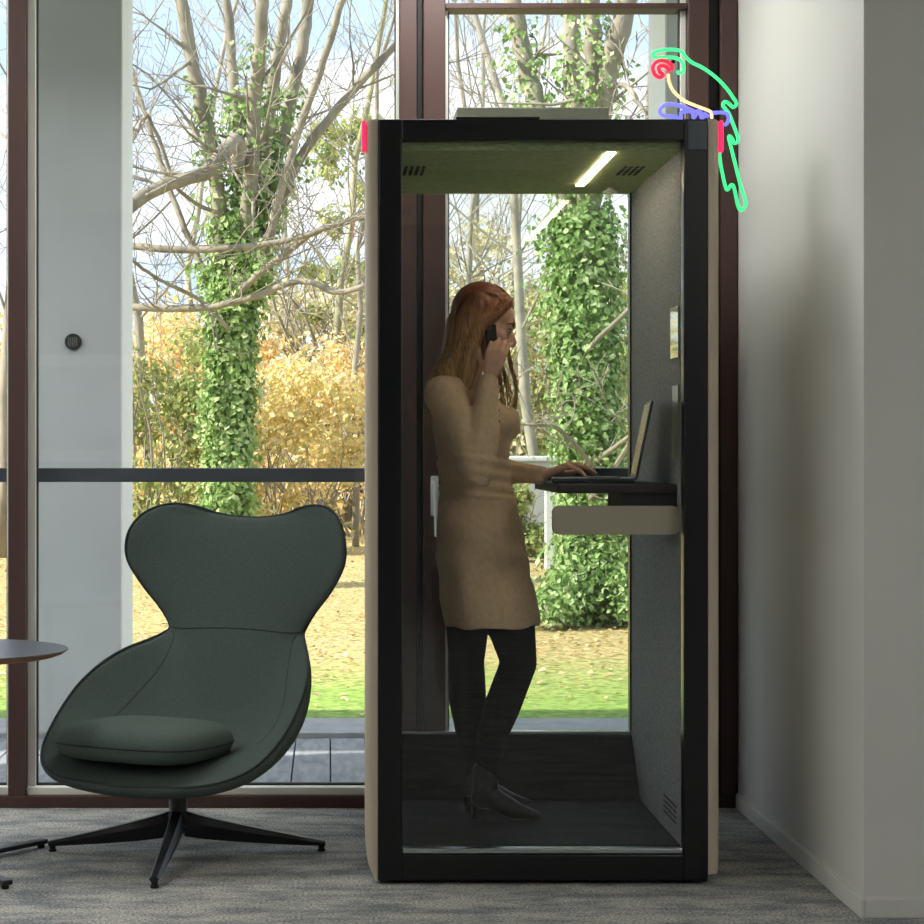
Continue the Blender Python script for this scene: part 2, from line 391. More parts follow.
# a framed print on the wall behind
t = thing('framed_picture', 'large framed print on the wall facing the windows', 'picture', (-2.2, YB+.02, 1.6))
bm = bmesh.new(); add_box(bm, (-.6, -.015, -.45), (.6, .015, .45), .005); obj('picture_frame', bm, 'white_plastic', t)
bm = bmesh.new(); add_box(bm, (-.5, .0155, -.35), (.5, .018, .35)); obj('print', bm, 'picture', t)

# ================================================================== THE BOOTH
YF = 5.5
def bx(x): return (x-CX)*YF/F
def bz(y): return CZ-(y-CY)*YF/F
xo0, xo1 = bx(366), bx(720); xf0, xf1 = bx(378), bx(708); xi0, xi1 = bx(402), bx(684)
BT = bz(119); BD = 6.5; ZC = 2.119; ZFl = .104; XRi = 1.02
booth = thing('phone_booth', 'tall black framed office phone booth with cream side shells and glass front', 'phone booth', ((xo0+xo1)/2, 6.0, 0))
def part(name, bm, m, sm=False, p=booth):
    return keep(obj(name, bm, m, None, sm), p)
bm = bmesh.new()
add_box(bm, (xf0, YF, .012), (xi0, YF+.05, BT), .004); add_box(bm, (xi1, YF, .012), (xf1, YF+.05, BT), .004)
add_box(bm, (xi0, YF+.001, bz(140)), (xi1, YF+.05, BT), .004); add_box(bm, (xi0, YF+.001, .012), (xi1, YF+.05, bz(855)), .004)
front = part('front_frame', bm, 'black')
bm = bmesh.new(); add_box(bm, (bx(688), YF-.004, bz(150)), (bx(707), YF-.0005, bz(121)), .002); part('hinge_cover', bm, 'tabletop')
bm = bmesh.new(); add_box(bm, (bx(456), YF+.005, BT+.0005), (bx(540), YF+.05, BT+.008), .002); part('top_lip', bm, 'black')
bm = bmesh.new(); add_box(bm, (xi0+.001, YF+.012, bz(855)+.001), (xi1-.001, YF+.05, bz(849.5)), .002); part('threshold', bm, 'alu')
bm = bmesh.new(); add_box(bm, (xi0+.002, YF+.02, bz(849)), (xi1-.002, YF+.03, bz(140)-.002)); part('front_glass', bm, 'boothglass')
bm = bmesh.new(); add_box(bm, (xf0+.0008, YF-.002, bz(205)), (xf0+.006, YF-.0003, bz(120))); part('hinge_strip', bm, 'tabletop')
# side shells, rounded at front and curling in at the foot
def shell(x0, x1, s):
    bm = bmesh.new(); w = x1-x0; prof = []
    for k in range(9):
        a = math.pi/2*k/8; prof.append((1-math.cos(a), math.sin(a)))
    zs = [(.012, .75), (.03, .5), (.055, .22), (.085, .06), (.13, 0), (BT-.02, 0), (BT-.004, .03), (BT, .12)]
    if s > 0: zs = [(.03, .12), (.04, .05), (.07, 0), (.13, 0), (BT-.02, 0), (BT-.004, .03), (BT, .12)]
    rings = []
    for z, ins in zs:
        o = x0+ins*w if s < 0 else x1-ins*w
        i = x1 if s < 0 else x0
        ring = []
        rr = .02
        for k in range(7):
            a = math.pi/2*k/6
            ring.append((i+(o-i)*math.sin(a)**.8, YF+.002+rr*(1-math.cos(a))*1.0))
        ring.append((o, YF+.2)); ring.append((o+(i-o)*.5, BD-.03)); ring.append((o+(i-o)*.6, BD)); ring.append((i, BD))
        rings.append([bm.verts.new((x, y, z)) for x, y in ring])
    n = len(rings[0])
    for j in range(len(rings)-1):
        for k in range(n): bm.faces.new((rings[j][k], rings[j][(k+1) % n], rings[j+1][(k+1) % n], rings[j+1][k]))
    bm.faces.new(rings[0]); bm.faces.new(rings[-1][::-1])
    return bm
part('side_shell', shell(xo0, xf0-.001, -1), 'cream', 'auto'); part('side_shell', shell(xf1+.001, xo1, 1), 'cream', 'auto')
# core boxes behind the frame
bm = bmesh.new(); add_box(bm, (xf0, YF+.051, .012), (xi0-.002, BD, BT-.001)); part('side_wall', bm, 'felt')
bm = bmesh.new(); add_box(bm, (XRi, YF+.051, .012), (xf1, BD, BT-.001)); rw = part('side_wall', bm, 'felt')
bm = bmesh.new(); add_box(bm, (xi0-.001, YF+.051, ZC), (XRi-.001, BD, BT-.001)); part('booth_ceiling', bm, 'felt_bounce')
bm = bmesh.new(); add_box(bm, (xi0-.001, YF+.051, .012), (XRi-.001, 6.27, ZFl)); part('booth_floor', bm, 'boothfloor')
bm = bmesh.new()                                                  # sloping kick below the rear glass
sec = [(6.2705, .012), (BD, .012), (BD, .29), (6.45, .29), (6.2705, ZFl)]
A = [bm.verts.new((xi0-.001, y, z)) for y, z in sec]; B = [bm.verts.new((XRi-.001, y, z)) for y, z in sec]
for k in range(5): bm.faces.new((A[k], A[(k+1) % 5], B[(k+1) % 5], B[k]))
bm.faces.new(A); bm.faces.new(B[::-1]); part('rear_kick', bm, 'boothfloor')
bm = bmesh.new(); add_box(bm, (xi0-.0005, 6.452, .2905), (XRi-.0015, 6.49, .301), .002); part('rear_sill', bm, 'alu')
bm = bmesh.new(); add_box(bm, (xi0, 6.465, .302), (XRi-.002, 6.475, ZC-.002)); part('rear_glass', bm, 'boothglass')
bm = bmesh.new(); add_box(bm, (XRi-.006, 6.452, .302), (XRi-.0015, 6.49, ZC-.001)); part('rear_frame', bm, 'black')
for x in (xf0+.06, xf1-.06):
    for y in (YF+.08, BD-.08):
        bm = bmesh.new(); add_lathe(bm, [(.03, 0), (.03, .0118)], (x, y, 0), 16); part('levelling_foot', bm, 'rubber')
# LED strip, vents, sensor
bm = bmesh.new(); add_box(bm, (.811, 5.58, ZC-.004), (.835, 6.28, ZC-.0005)); part('ceiling_led', bm, 'led')
for cx_ in (.262, .935):
    bm = bmesh.new()
    for k in range(4):
        for j in range(4):
            x = cx_-.03+k*.018; y = 5.86+j*.05+0.0
            add_box(bm, (x, y, ZC-.002), (x+.010, y+.036, ZC-.0003))
    part('ceiling_vent', bm, 'rubber')
bm = bmesh.new(); add_lathe(bm, [(.026, 0), (.026, .006), (.012, .012), (.012, .02)], (.93, 6.33, ZC-.0205), 20); part('motion_sensor', bm, 'white_plastic', 'auto')
bm = bmesh.new()
for j in range(4):
    for k in range(10):
        y = 5.62+k*.022; z = .15+j*.016
        add_box(bm, (XRi-.0015, y, z), (XRi-.0003, y+.009, z+.007))
part('wall_vent_holes', bm, 'rubber')
# mirror strip and lower grey strip on the right wall
def wy(x): return XRi*F/(x-CX)
bm = bmesh.new(); add_box(bm, (XRi-.006, wy(680), 1.52), (XRi-.0003, wy(672.3), 1.67), .001); part('mirror_strip', bm, 'mirror')
bm = bmesh.new(); add_box(bm, (XRi-.006, wy(680), 1.225), (XRi-.0003, wy(674), 1.44), .001); part('steel_strip', bm, 'brushed')
# roof unit + glowing pink strips on the shells
bm = bmesh.new(); add_box(bm, (.405, 6.05, BT), (.885, 6.4, 2.334), .004); part('roof_fan_unit', bm, 'greybox')
bm = bmesh.new(); add_box(bm, (xo0-.012, YF+.012, bz(151)), (xo0-.0005, YF+.04, bz(119.5)), .005); s = part('corner_strip', bm, 'pink'); s['label'] = 'pink glowing strip on the left shell'
bm = bmesh.new(); add_box(bm, (xo1+.0005, YF+.012, bz(151)), (xo1+.014, YF+.04, bz(119.5)), .005); s = part('corner_strip', bm, 'pink'); s['label'] = 'pink glowing strip on the right shell'
# desk fixed to the right wall
DZ = 1.15
bm = bmesh.new(); add_box(bm, (.668, 5.60, DZ-.027), (XRi-.0005, 6.22, DZ), .006, seg=3); part('desk_top', bm, 'desk')
bm = bmesh.new()
t = bmesh.new(); add_box(t, (.652, 5.565, 1.004), (XRi-.001, 5.60, 1.087)); 
ed = [e for e in t.edges if abs((e.verts[0].co-e.verts[1].co).normalized().y) > .9]
bmesh.ops.bevel(t, geom=ed, offset=.018, segments=5, profile=.5, affect='EDGES'); merge(bm, t)
part('desk_box', bm, 'cream', 'auto')
bm = bmesh.new(); add_box(bm, (.86, 5.606, 1.06), (XRi-.001, 5.9, DZ-.0272)); part('desk_bracket', bm, 'rubber')

# ---- laptop on the desk
lap = thing('laptop', 'open dark laptop on the desk inside the booth', 'laptop', (.70, 5.83, DZ+.0005), R(-6))
bm = bmesh.new(); add_box(bm, (-.022, -.158, .002), (.222, .158, .016), .004); obj('laptop_base', bm, 'laptop', lap)
bm = bmesh.new()
for r_ in range(5):
    for c_ in range(13):
        add_box(bm, (.085+r_*.0195, -.138+c_*.0213, .0162), (.102+r_*.0195, -.1195+c_*.0213, .018))
obj('keyboard', bm, 'keys', lap)
bm = bmesh.new(); add_box(bm, (0, -.05, .0162), (.068, .05, .0168)); obj('touchpad', bm, 'brushed', lap)
H = Matrix.Translation((.222, 0, .014)) @ Matrix.Rotation(R(11.5), 4, 'Y')
bm = bmesh.new(); add_box(bm, (0, -.158, 0), (.007, .158, .238), .003, H); lid = obj('laptop_lid', bm, 'laptop', lap)
bm = bmesh.new(); add_box(bm, (-.0012, -.148, .012), (-.0003, .148, .228), 0, H); obj('display', bm, 'phone', lid)
bm = bmesh.new(); add_tube(bm, [(.222, -.12, .013), (.222, .12, .013)], .005, 10); obj('hinge', bm, 'keys', lap)

# ================================================================== NEON PARROT
NY = 5.76
def npx(X, Y): return P(640+X/4.617, 30+Y/4.617, NY)
par = thing('neon_parrot_sign', 'green, red and blue neon tube parrot at the booth\'s top right corner', 'neon sign', (1.05, NY, BT))
def neon(name, pts, m, dy=0, r=.0052, sub=6, lab=None):
    q = catmull([tuple(npx(*p)+Vector((0, dy, 0))) for p in pts], sub)
    bm = bmesh.new(); add_tube(bm, q, r, 10); o = keep(obj(name, bm, m, None, True), par)
    if lab: o['label'] = lab
neon('body_tube', [(172, 188), (182, 200), (200, 188), (202, 165), (188, 142), (160, 128), (110, 126), (72, 128), (58, 112), (75, 100), (130, 90), (185, 96), (212, 125), (240, 150), (290, 175), (350, 218), (400, 270), (430, 312), (446, 340), (430, 356), (408, 338), (390, 332), (384, 350), (410, 385), (432, 440), (450, 490), (452, 514), (436, 522), (424, 500), (412, 490), (412, 508), (425, 560), (445, 640), (465, 720), (487, 790), (484, 818), (466, 832), (452, 812), (434, 728), (420, 716), (404, 738), (392, 715), (372, 620), (366, 560)], 'n_green', lab='green neon outline of the back and tail')
neon('beak_tube', [(142, 190), (145, 170), (125, 152), (92, 144), (64, 158), (56, 182), (66, 210), (88, 222), (104, 212), (88, 196), (84, 176), (100, 168), (122, 178), (134, 196)], 'n_red', -.012, .0058, lab='red neon beak')
neon('belly_tube', [(130, 205), (133, 240), (155, 285), (205, 328), (265, 354), (312, 372), (328, 384), (330, 410)], 'n_yellow', -.004, .0046, lab='warm yellow neon belly')
neon('wing_tube', [(318, 400), (282, 392), (200, 358), (140, 344), (104, 352), (88, 378), (106, 398), (150, 402), (186, 408), (190, 382), (236, 380), (246, 408), (262, 378), (276, 382), (284, 410), (300, 384)], 'n_blue', -.008, .0058, lab='blue neon wing and branch')
neon('foot_tube', [(332, 384), (370, 382), (398, 386), (408, 405), (402, 430), (388, 440)], 'n_blue', -.004, .0056, lab='blue neon claw')
bm = bmesh.new(); add_ell(bm, npx(150, 150)+Vector((0, -.012, 0)), (.006, .006, .006)); keep(obj('eye', bm, 'rubber', None, True), par)
bm = bmesh.new()                                                  # wire bracket that holds the tubes on the booth roof
add_tube(bm, [npx(262, 378)+Vector((0, .012, 0)), (npx(262, 378).x, NY+.012, BT+.002)], .0025, 8)
add_tube(bm, [npx(205, 358)+Vector((0, .012, 0)), (npx(205, 358).x, NY+.012, BT+.002)], .0025, 8)
add_box(bm, (npx(205, 0).x-.03, NY-.02, BT+.0002), (npx(262, 0).x+.03, NY+.03, BT+.004))
keep(obj('bracket', bm, 'blackmetal'), par)

# ================================================================== LOUNGE CHAIR
CA = R(-25); CX0, CY0 = -.469, 5.95
chair = thing('lounge_chair', 'dark green wing-backed fabric lounge chair on a black four-star base', 'armchair', (CX0, CY0, 0), CA)
# local axes: x = lateral, -y = forward.  stations: spine(w,z), rim(a,w,z), section angle, inner and outer padding
ST = [(.352, .262, .05, .350, .263, 60, .004, .004), (.335, .243, .20, .332, .268, 70, .02, .012), (.28, .235, .305, .275, .284, 76, .045, .02), (.19, .238, .375, .19, .325, 82, .06, .026),
      (.08, .240, .405, .07, .402, 85, .062, .03), (-.04, .245, .402, -.05, .490, 85, .05, .032), (-.14, .265, .375, -.15, .553, 82, .04, .03), (-.22, .31, .335, -.235, .595, 78, .03, .026),
      (-.285, .385, .292, -.31, .620, 72, .024, .022), (-.335, .49, .262, -.36, .640, 66, .022, .02), (-.375, .60, .25, -.385, .662, 60, .02, .02), (-.41, .70, .285, -.385, .72, 56, .02, .02),
      (-.44, .80, .352, -.375, .80, 56, .02, .02), (-.465, .885, .402, -.362, .885, 56, .02, .02), (-.482, .945, .402, -.365, .965, 56, .02, .02), (-.492, .98, .370, -.39, 1.026, 56, .018, .018),
      (-.499, 1.003, .318, -.425, 1.060, 56, .016, .016), (-.502, 1.016, .25, -.452, 1.069, 56, .012, .012), (-.504, 1.024, .175, -.475, 1.055, 56, .004, .004)]
SS = catmull(ST, 7); NQ = 56
def shell_grid():
    G = []
    for (ws, zs, a, wr, zr, T, ti, to) in SS:
        row = []; T = R(T)
        for k in range(NQ+1):
            q = -1+2*k/NQ; th = q*T
            f = (1-math.cos(th))/(1-math.cos(T))
            row.append(Vector((a*math.sin(th)/math.sin(T), -(ws+(wr-ws)*f), zs+(zr-zs)*f)))
        G.append(row)
    return G
G = shell_grid(); NS = len(G)
Nn = [[None]*(NQ+1) for _ in range(NS)]
for i in range(NS):
    for k in range(NQ+1):
        ds = G[min(NS-1, i+1)][k]-G[max(0, i-1)][k]; dq = G[i][min(NQ, k+1)]-G[i][max(0, k-1)]
        n = dq.cross(ds); n = n.normalized() if n.length > 1e-9 else Vector((0, 0, 1)); Nn[i][k] = n
if Nn[NS//4][NQ//2].z < 0: Nn = [[-n for n in r] for r in Nn]
bm = bmesh.new(); inn = []; outv = []
for i in range(NS):
    s = -1+2*i/(NS-1); a = []; b = []
    es = max(0, 1-abs(s)**14)**.5
    for k in range(NQ+1):
        q = -1+2*k/NQ; eq = max(0, 1-abs(q)**7)**.5; e = es*eq
        e2 = max(0, 1-abs(q)**2.2)
        ti = .014+(SS[i][6]-.014)*e2 if SS[i][6] > .014 else SS[i][6]
        edge = (k in (0, NQ)) or i in (0, NS-1)
        p = G[i][k]; n = Nn[i][k]
        va = bm.verts.new(p+n*ti*e); a.append(va)
        b.append(va if edge else bm.verts.new(p-n*SS[i][7]*e))
    inn.append(a); outv.append(b)
for g, fl in ((inn, 1), (outv, -1)):
    for i in range(NS-1):
        for k in range(NQ):
            vsq = (g[i][k], g[i][k+1], g[i+1][k+1], g[i+1][k])
            try: bm.faces.new(vsq if fl > 0 else vsq[::-1])
            except ValueError: pass
obj('chair_shell', bm, 'green_fabric', chair, True)
rim = [G[i][NQ] for i in range(NS)]+[G[NS-1][k] for k in range(NQ-1, 0, -1)]+[G[i][0] for i in range(NS-1, -1, -1)]+[G[0][k] for k in range(1, NQ)]
bm = bmesh.new(); add_tube(bm, rim, .0042, 8, False, True); obj('rim_piping', bm, 'piping', chair, True)
def inner(i, k):
    q = -1+2*k/NQ; s = -1+2*i/(NS-1)
    e = max(0, 1-abs(s)**14)**.5*max(0, 1-abs(q)**7)**.5; e2 = max(0, 1-abs(q)**2.2)
    ti = .014+(SS[i][6]-.014)*e2 if SS[i][6] > .014 else SS[i][6]
    return G[i][k]+Nn[i][k]*(ti*e-.0006)
bm = bmesh.new()
seam_i = 10*7+2
def innerf(fi, k):
    i = min(NS-2, int(fi)); t = fi-i; return inner(i, k).lerp(inner(i+1, k), t)
add_tube(bm, [innerf(seam_i-2+4*(1-(-1+2*k/NQ)**2), k) for k in range(2, NQ-1)], .0022, 6)
obj('back_seam', bm, 'piping', chair, True)
for s in (1, -1):
    bm = bmesh.new(); q = []
    for i in range(32, seam_i-1):
        f = (seam_i-i)/(seam_i-32); kf = 3+9*f**.8; k = int(kf); t = kf-k
        a, b = (inner(i, k), inner(i, k+1)) if s > 0 else (inner(i, NQ-k), inner(i, NQ-k-1)); q.append(a.lerp(b, t))
    add_tube(bm, q, .002, 6)
    if s > 0: obj('side_seam', bm, 'piping', chair, True)
obj('side_seam', bm, 'piping', chair, True)
# seat cushion
bm = bmesh.new(); nu = 64; cw, cd = .262, .222; rings = []
def cush_r(a): c, s = abs(math.cos(a))**.56*(1 if math.cos(a) >= 0 else -1), abs(math.sin(a))**.62*(1 if math.sin(a) >= 0 else -1); return c, s
prof = []
for k in range(17):
    a = -math.pi/2+math.pi*k/16; prof.append((abs(math.cos(a))**.22 if 0 < k < 16 else .0, math.sin(a)))
CC = Vector((-.036, -.128, .362)); tilt = Matrix.Rotation(R(-2), 3, 'X')
def cush(r, zz, a):
    c, s = cush_r(a); w = 1-.10*(s*.5+.5)
    x = c*cw*r*w; y = s*cd*r
    dome = .014*(1-r*r) if zz > 0 else 0
    return CC+tilt @ Vector((x, y, zz*.051+dome))
for r, zz in prof:
    if r == 0: rings.append([bm.verts.new(cush(0, zz, 0))]); continue
    rings.append([bm.verts.new(cush(r, zz, 2*math.pi*k/nu)) for k in range(nu)])
for i in range(len(rings)-1):
    A, B = rings[i], rings[i+1]
    for k in range(nu):
        k2 = (k+1) % nu
        if len(A) == 1: bm.faces.new((A[0], B[k2], B[k]))
        elif len(B) == 1: bm.faces.new((A[k], A[k2], B[0]))
        else: bm.faces.new((A[k], A[k2], B[k2], B[k]))
cu = obj('seat_cushion', bm, 'green_fabric2', chair, True)
bm = bmesh.new(); add_tube(bm, [cush(1.003, 0, 2*math.pi*k/nu) for k in range(nu)], .003, 6, False, True); obj('cushion_piping', bm, 'piping', cu, True)
# swivel column and four-star base
bm = bmesh.new(); add_lathe(bm, [(.07, .215), (.07, .205), (.03, .198), (.028, .13), (.036, .118), (.036, .078), (.03, .072)], n=28); obj('swivel_column', bm, 'blackmetal', chair, 'auto')
tips = [(-.877+.004, 5.965), (-.499, 5.455), (-.012, 5.97), (-.43, 6.42)]
inv = (Matrix.Translation((CX0, CY0, 0)) @ Matrix.Rotation(CA, 4, 'Z')).inverted()
for tx, ty in tips:
    l = inv @ Vector((tx, ty, 0)); L_ = l.length; an = math.atan2(l.y, l.x)
    bm = bmesh.new(); secs = []
    for t_ in [0, .1, .2, .35, .5, .65, .8, .92, 1.0]:
        r_ = .02+t_*(L_-.02); zt = .132-.100*t_**.85-.0*t_; th = .064*(1-t_)**1.0+.016; wd = .027-.012*t_
        secs.append((r_, zt, th, wd))
    ring = []
    for r_, zt, th, wd in secs:
        zb = max(zt-th, .0125)
        ring.append([bm.verts.new((r_, y, z)) for y, z in ((-wd*.55, zt), (wd*.55, zt), (wd, zt-th*.35), (wd*.5, zb), (-wd*.5, zb), (-wd, zt-th*.35))])
    for i in range(len(ring)-1):
        for k in range(6): bm.faces.new((ring[i][k], ring[i][(k+1) % 6], ring[i+1][(k+1) % 6], ring[i+1][k]))
    bm.faces.new(ring[0]); bm.faces.new(ring[-1][::-1])
    bmesh.ops.rotate(bm, verts=bm.verts, cent=(0, 0, 0), matrix=Matrix.Rotation(an, 3, 'Z'))
    leg = obj('base_leg', bm, 'blackmetal', chair, 'auto')
    bm = bmesh.new(); fx, fy = (L_-.012)*math.cos(an), (L_-.012)*math.sin(an)
    add_lathe(bm, [(.012, 0), (.012, .006), (.009, .008), (.011, .024)], (fx, fy, 0), 14); obj('glide', bm, 'rubber', leg)

# ================================================================== SIDE TABLE
TX, TY, TZ = -1.135, 5.75, .652
tab = thing('side_table', 'low side table with charcoal top and plywood edge left of the armchair', 'side table', (TX, TY, 0))
def tri(r, a): return r*(1+.04*math.cos(3*a))
bm = bmesh.new(); n = 64
def ringv(bm, r, z): return [bm.verts.new((tri(r, 2*math.pi*k/n)*math.cos(2*math.pi*k/n), tri(r, 2*math.pi*k/n)*math.sin(2*math.pi*k/n), z)) for k in range(n)]
def stack(bm, L):
    rs = [ringv(bm, r, z) for r, z in L]
    for i in range(len(rs)-1):
        for k in range(n): bm.faces.new((rs[i][k], rs[i][(k+1) % n], rs[i+1][(k+1) % n], rs[i+1][k]))
    bm.faces.new(rs[0][::-1]); bm.faces.new(rs[-1])
stack(bm, [(.30, TZ-.022), (.322, TZ-.014), (.336, TZ-.003)]); tt = obj('table_edge', bm, 'plyedge', tab, 'auto')
bm = bmesh.new(); stack(bm, [(.336, TZ-.0028), (.3365, TZ-.001), (.335, TZ)]); obj('table_top', bm, 'tabletop', tab)
bm = bmesh.new(); add_tube(bm, [(0, 0, .03), (0, 0, TZ-.0225)], .018, 20); add_lathe(bm, [(.09, TZ-.028), (.09, TZ-.0224)], n=24); obj('table_column', bm, 'blackmetal', tab, 'auto')
for ex, ey in ((-.893, 6.03), (-.912, 5.44), (-1.55, 5.74)):
    d = Vector((ex-TX, ey-TY, 0)); an = math.atan2(d.y, d.x)
    bm = bmesh.new(); add_box(bm, (.0, -.016, .012), (d.length, .016, .027), .004)
    bmesh.ops.rotate(bm, verts=bm.verts, cent=(0, 0, 0), matrix=Matrix.Rotation(an, 3, 'Z'))
    lg = obj('table_foot', bm, 'blackmetal', tab)
    bm = bmesh.new(); add_lathe(bm, [(.011, 0), (.011, .012)], (d.x*.95, d.y*.95, 0), 12); obj('glide', bm, 'rubber', lg)

# ================================================================== THE WOMAN
FZ = ZFl
wom = thing('person', 'standing woman in tan knit dress, phone at her cheek, inside the glass booth', 'person', (.45, 6.0, FZ))
def wpart(o, p=wom): return keep(o, p)
HM = Matrix.Translation((.488, 5.985, 1.642)) @ Matrix.Rotation(R(-9), 4, 'Z') @ Matrix.Rotation(R(17), 4, 'Y')   # head frame: +x is the way she looks
def hp(x, y, z): return HM @ Vector((x, y, z))
HR = HM.to_3x3().to_4x4()
body = bmesh.new()
# head
add_ell(body, hp(-.016, 0, .030), (.090, .072, .086), HR, 28, 20)
add_ell(body, hp(.022, 0, -.018), (.062, .062, .088), HR, 28, 20)
add_ell(body, hp(.040, 0, .038), (.042, .056, .044), HR)
add_ell(body, hp(.046, 0, -.066), (.034, .036, .032), HR)
add_ell(body, hp(.064, 0, -.087), (.016, .018, .015), HR)
add_ell(body, hp(.072, 0, .022), (.012, .040, .010), HR)
for s in (-1, 1):
    add_ell(body, hp(.058, s*.034, -.024), (.024, .022, .026), HR)
    add_ell(body, hp(-.012, s*.070, -.014), (.016, .008, .028), HR)
    add_ell(body, hp(.087, s*.011, -.036), (.011, .008, .008), HR)
    add_capsule(body, hp(-.01, s*.045, -.05), .02, hp(.052, s*.016, -.086), .016)
add_chain(body, [hp(.078, 0, .012), hp(.089, 0, -.008), hp(.101, 0, -.028), hp(.102, 0, -.036)], [.008, .009, .011, .010])
add_ell(body, hp(.080, 0, -.058), (.012, .020, .007), HR); add_ell(body, hp(.078, 0, -.069), (.011, .017, .007), HR)
# neck and trunk
SHR = Vector((.352, 5.865, 1.418)); SHL = Vector((.452, 6.135, 1.418))
add_chain(body, [hp(-.02, 0, -.04), (.435, 6.0, 1.50), (.415, 6.0, 1.43)], [.048, .047, .06])
YA = R(-18)
add_loft(body, [(.43, 6.0, 1.44, .06, .13, YA), (.43, 6.0, 1.38, .10, .155, YA), (.445, 6.0, 1.28, .11, .14, YA), (.45, 6.0, 1.14, .095, .12, YA), (.455, 6.0, .98, .115, .15, YA), (.47, 6.0, .86, .11, .15, YA)])
ELR = Vector((.452, 5.755, 1.195)); WRR = Vector((.487, 5.828, 1.462))
ELL = Vector((.492, 6.155, 1.19)); WRL = Vector((.668, 5.985, 1.172))
add_chain(body, [SHR, SHR.lerp(ELR, .5), ELR], [.048, .040, .034]); add_chain(body, [ELR, ELR.lerp(WRR, .35), WRR], [.034, .034, .022])
add_chain(body, [SHL, SHL.lerp(ELL, .5), ELL], [.048, .040, .034]); add_chain(body, [ELL, ELL.lerp(WRL, .35), WRL], [.034, .033, .022])
add_capsule(body, (.39, 5.93, 1.425), .05, SHR, .045); add_capsule(body, (.44, 6.07, 1.425), .05, SHL, .045)
# legs
RL = [Vector((.505, 5.95, .88)), Vector((.565, 5.952, .71)), Vector((.590, 5.945, .59)), Vector((.537, 5.945, .45)), Vector((.505, 5.945, .36)), Vector((.487, 5.945, .20))]
LL = [Vector((.455, 6.075, .88)), Vector((.440, 6.075, .72)), Vector((.437, 6.08, .58)), Vector((.440, 6.085, .46)), Vector((.456, 6.088, .34)), Vector((.478, 6.09, .20))]
LR_ = [.084, .070, .050, .050, .041, .028]; LL_ = [.084, .066, .050, .054, .044, .028]
add_chain(body, RL, LR_); add_chain(body, LL, LL_)
# feet
for A_, fw in ((RL[-1], Vector((.19, -.05, 0))), (LL[-1], Vector((.17, .03, 0)))):
    f0 = Vector((A_.x, A_.y, FZ+.055)); f1 = Vector((A_.x, A_.y, FZ+.03))+fw*.6
    add_capsule(body, A_, .028, f0, .026); add_capsule(body, f0, .024, f1, .016)
# hands
def hand(w, elbow, dirv, palmn, curls, size=1.0, spread=.16, thumb=None):
    """w wrist, dirv towards the knuckles, palmn the way the palm faces; curls per finger = (bend1, bend2, bend3)"""
    d = dirv.normalized(); pn = (palmn-d*palmn.dot(d)).normalized(); side = d.cross(pn).normalized()
    tipsp = []
    for k in range(4):
        o = (k-1.5)*.0185*size
        kn = w+d*(.083-.004*abs(k-1))*size+side*o
        add_capsule(body, w+side*o*.55+d*.012, .0135*size, kn, .0105*size)
        p = kn; dd = (d+side*spread*(k-1.5)*.5).normalized()
        Ls = [(.040, .024, .019), (.044, .028, .020), (.041, .026, .019), (.032, .020, .017)][k]
        r0 = [.0088, .009, .0086, .0076][k]
        ax = side
        for j in range(3):
            ang = curls[k][j]
            rot = Matrix.Rotation(ang, 3, ax)
            t1 = rot @ dd
            if t1.dot(pn) < dd.dot(pn) and ang != 0: t1 = Matrix.Rotation(-ang, 3, ax) @ dd
            dd = t1.normalized(); q = p+dd*Ls[j]*size
            add_capsule(body, p, (r0-.0009*j)*size, q, (r0-.0009*(j+1))*size, 10); p = q
        tipsp.append((p, dd, r0-.0027))
    tb, tdir = thumb
    base = w+d*.02*size+side*tb*.026*size+pn*.006
    td = (d*tdir[0]+side*tb*tdir[1]+pn*tdir[2]).normalized()
    add_capsule(body, w+d*.01, .013*size, base, .0135*size)
    a1 = base+td*.038*size; a2 = a1+(td*.8+d*.4).normalized()*.030*size; a3 = a2+(td*.5+d*.7).normalized()*.022*size
    add_capsule(body, base, .0135*size, a1, .0105*size); add_capsule(body, a1, .0105*size, a2, .0095*size); add_capsule(body, a2, .0095*size, a3, .0075*size)
    return tipsp
# right hand: cupped round the phone at the cheek, back of the hand towards the camera
Dr = Vector((.26, .0, .96)); PnR = Vector((.25, 1, .1))
hand(WRR+Vector((.004, -.006, .016)), ELR, Dr, PnR, [(.55, .9, .5), (.6, .95, .55), (.5, .9, .5), (.45, .8, .5)], .92, .1, (1, (.55, .6, .55)))
# left hand: palm down, reaching over the laptop keyboard
Dl = Vector((.86, -.28, .40)); PnL = Vector((.35, 0, -1))
tl = hand(WRL+Vector((.012, -.004, .002)), ELL, Dl, PnL, [(.75, .35, .25), (.55, .25, .2), (.6, .35, .2), (.45, .3, .2)], .98, .45, (1, (.75, .55, .45)))
bo = remesh('body', body, .005, 2, 'skin'); wpart(bo)
# nails
for p, dd, r_ in tl:
    bm = bmesh.new(); add_ell(bm, p+Vector((0, 0, .0045))+dd*.001, (.005, .004, .0022), None, 8, 6)
    o = wpart(obj('fingernail', bm, 'nail', None, True)); o['label'] = 'dark red fingernail'
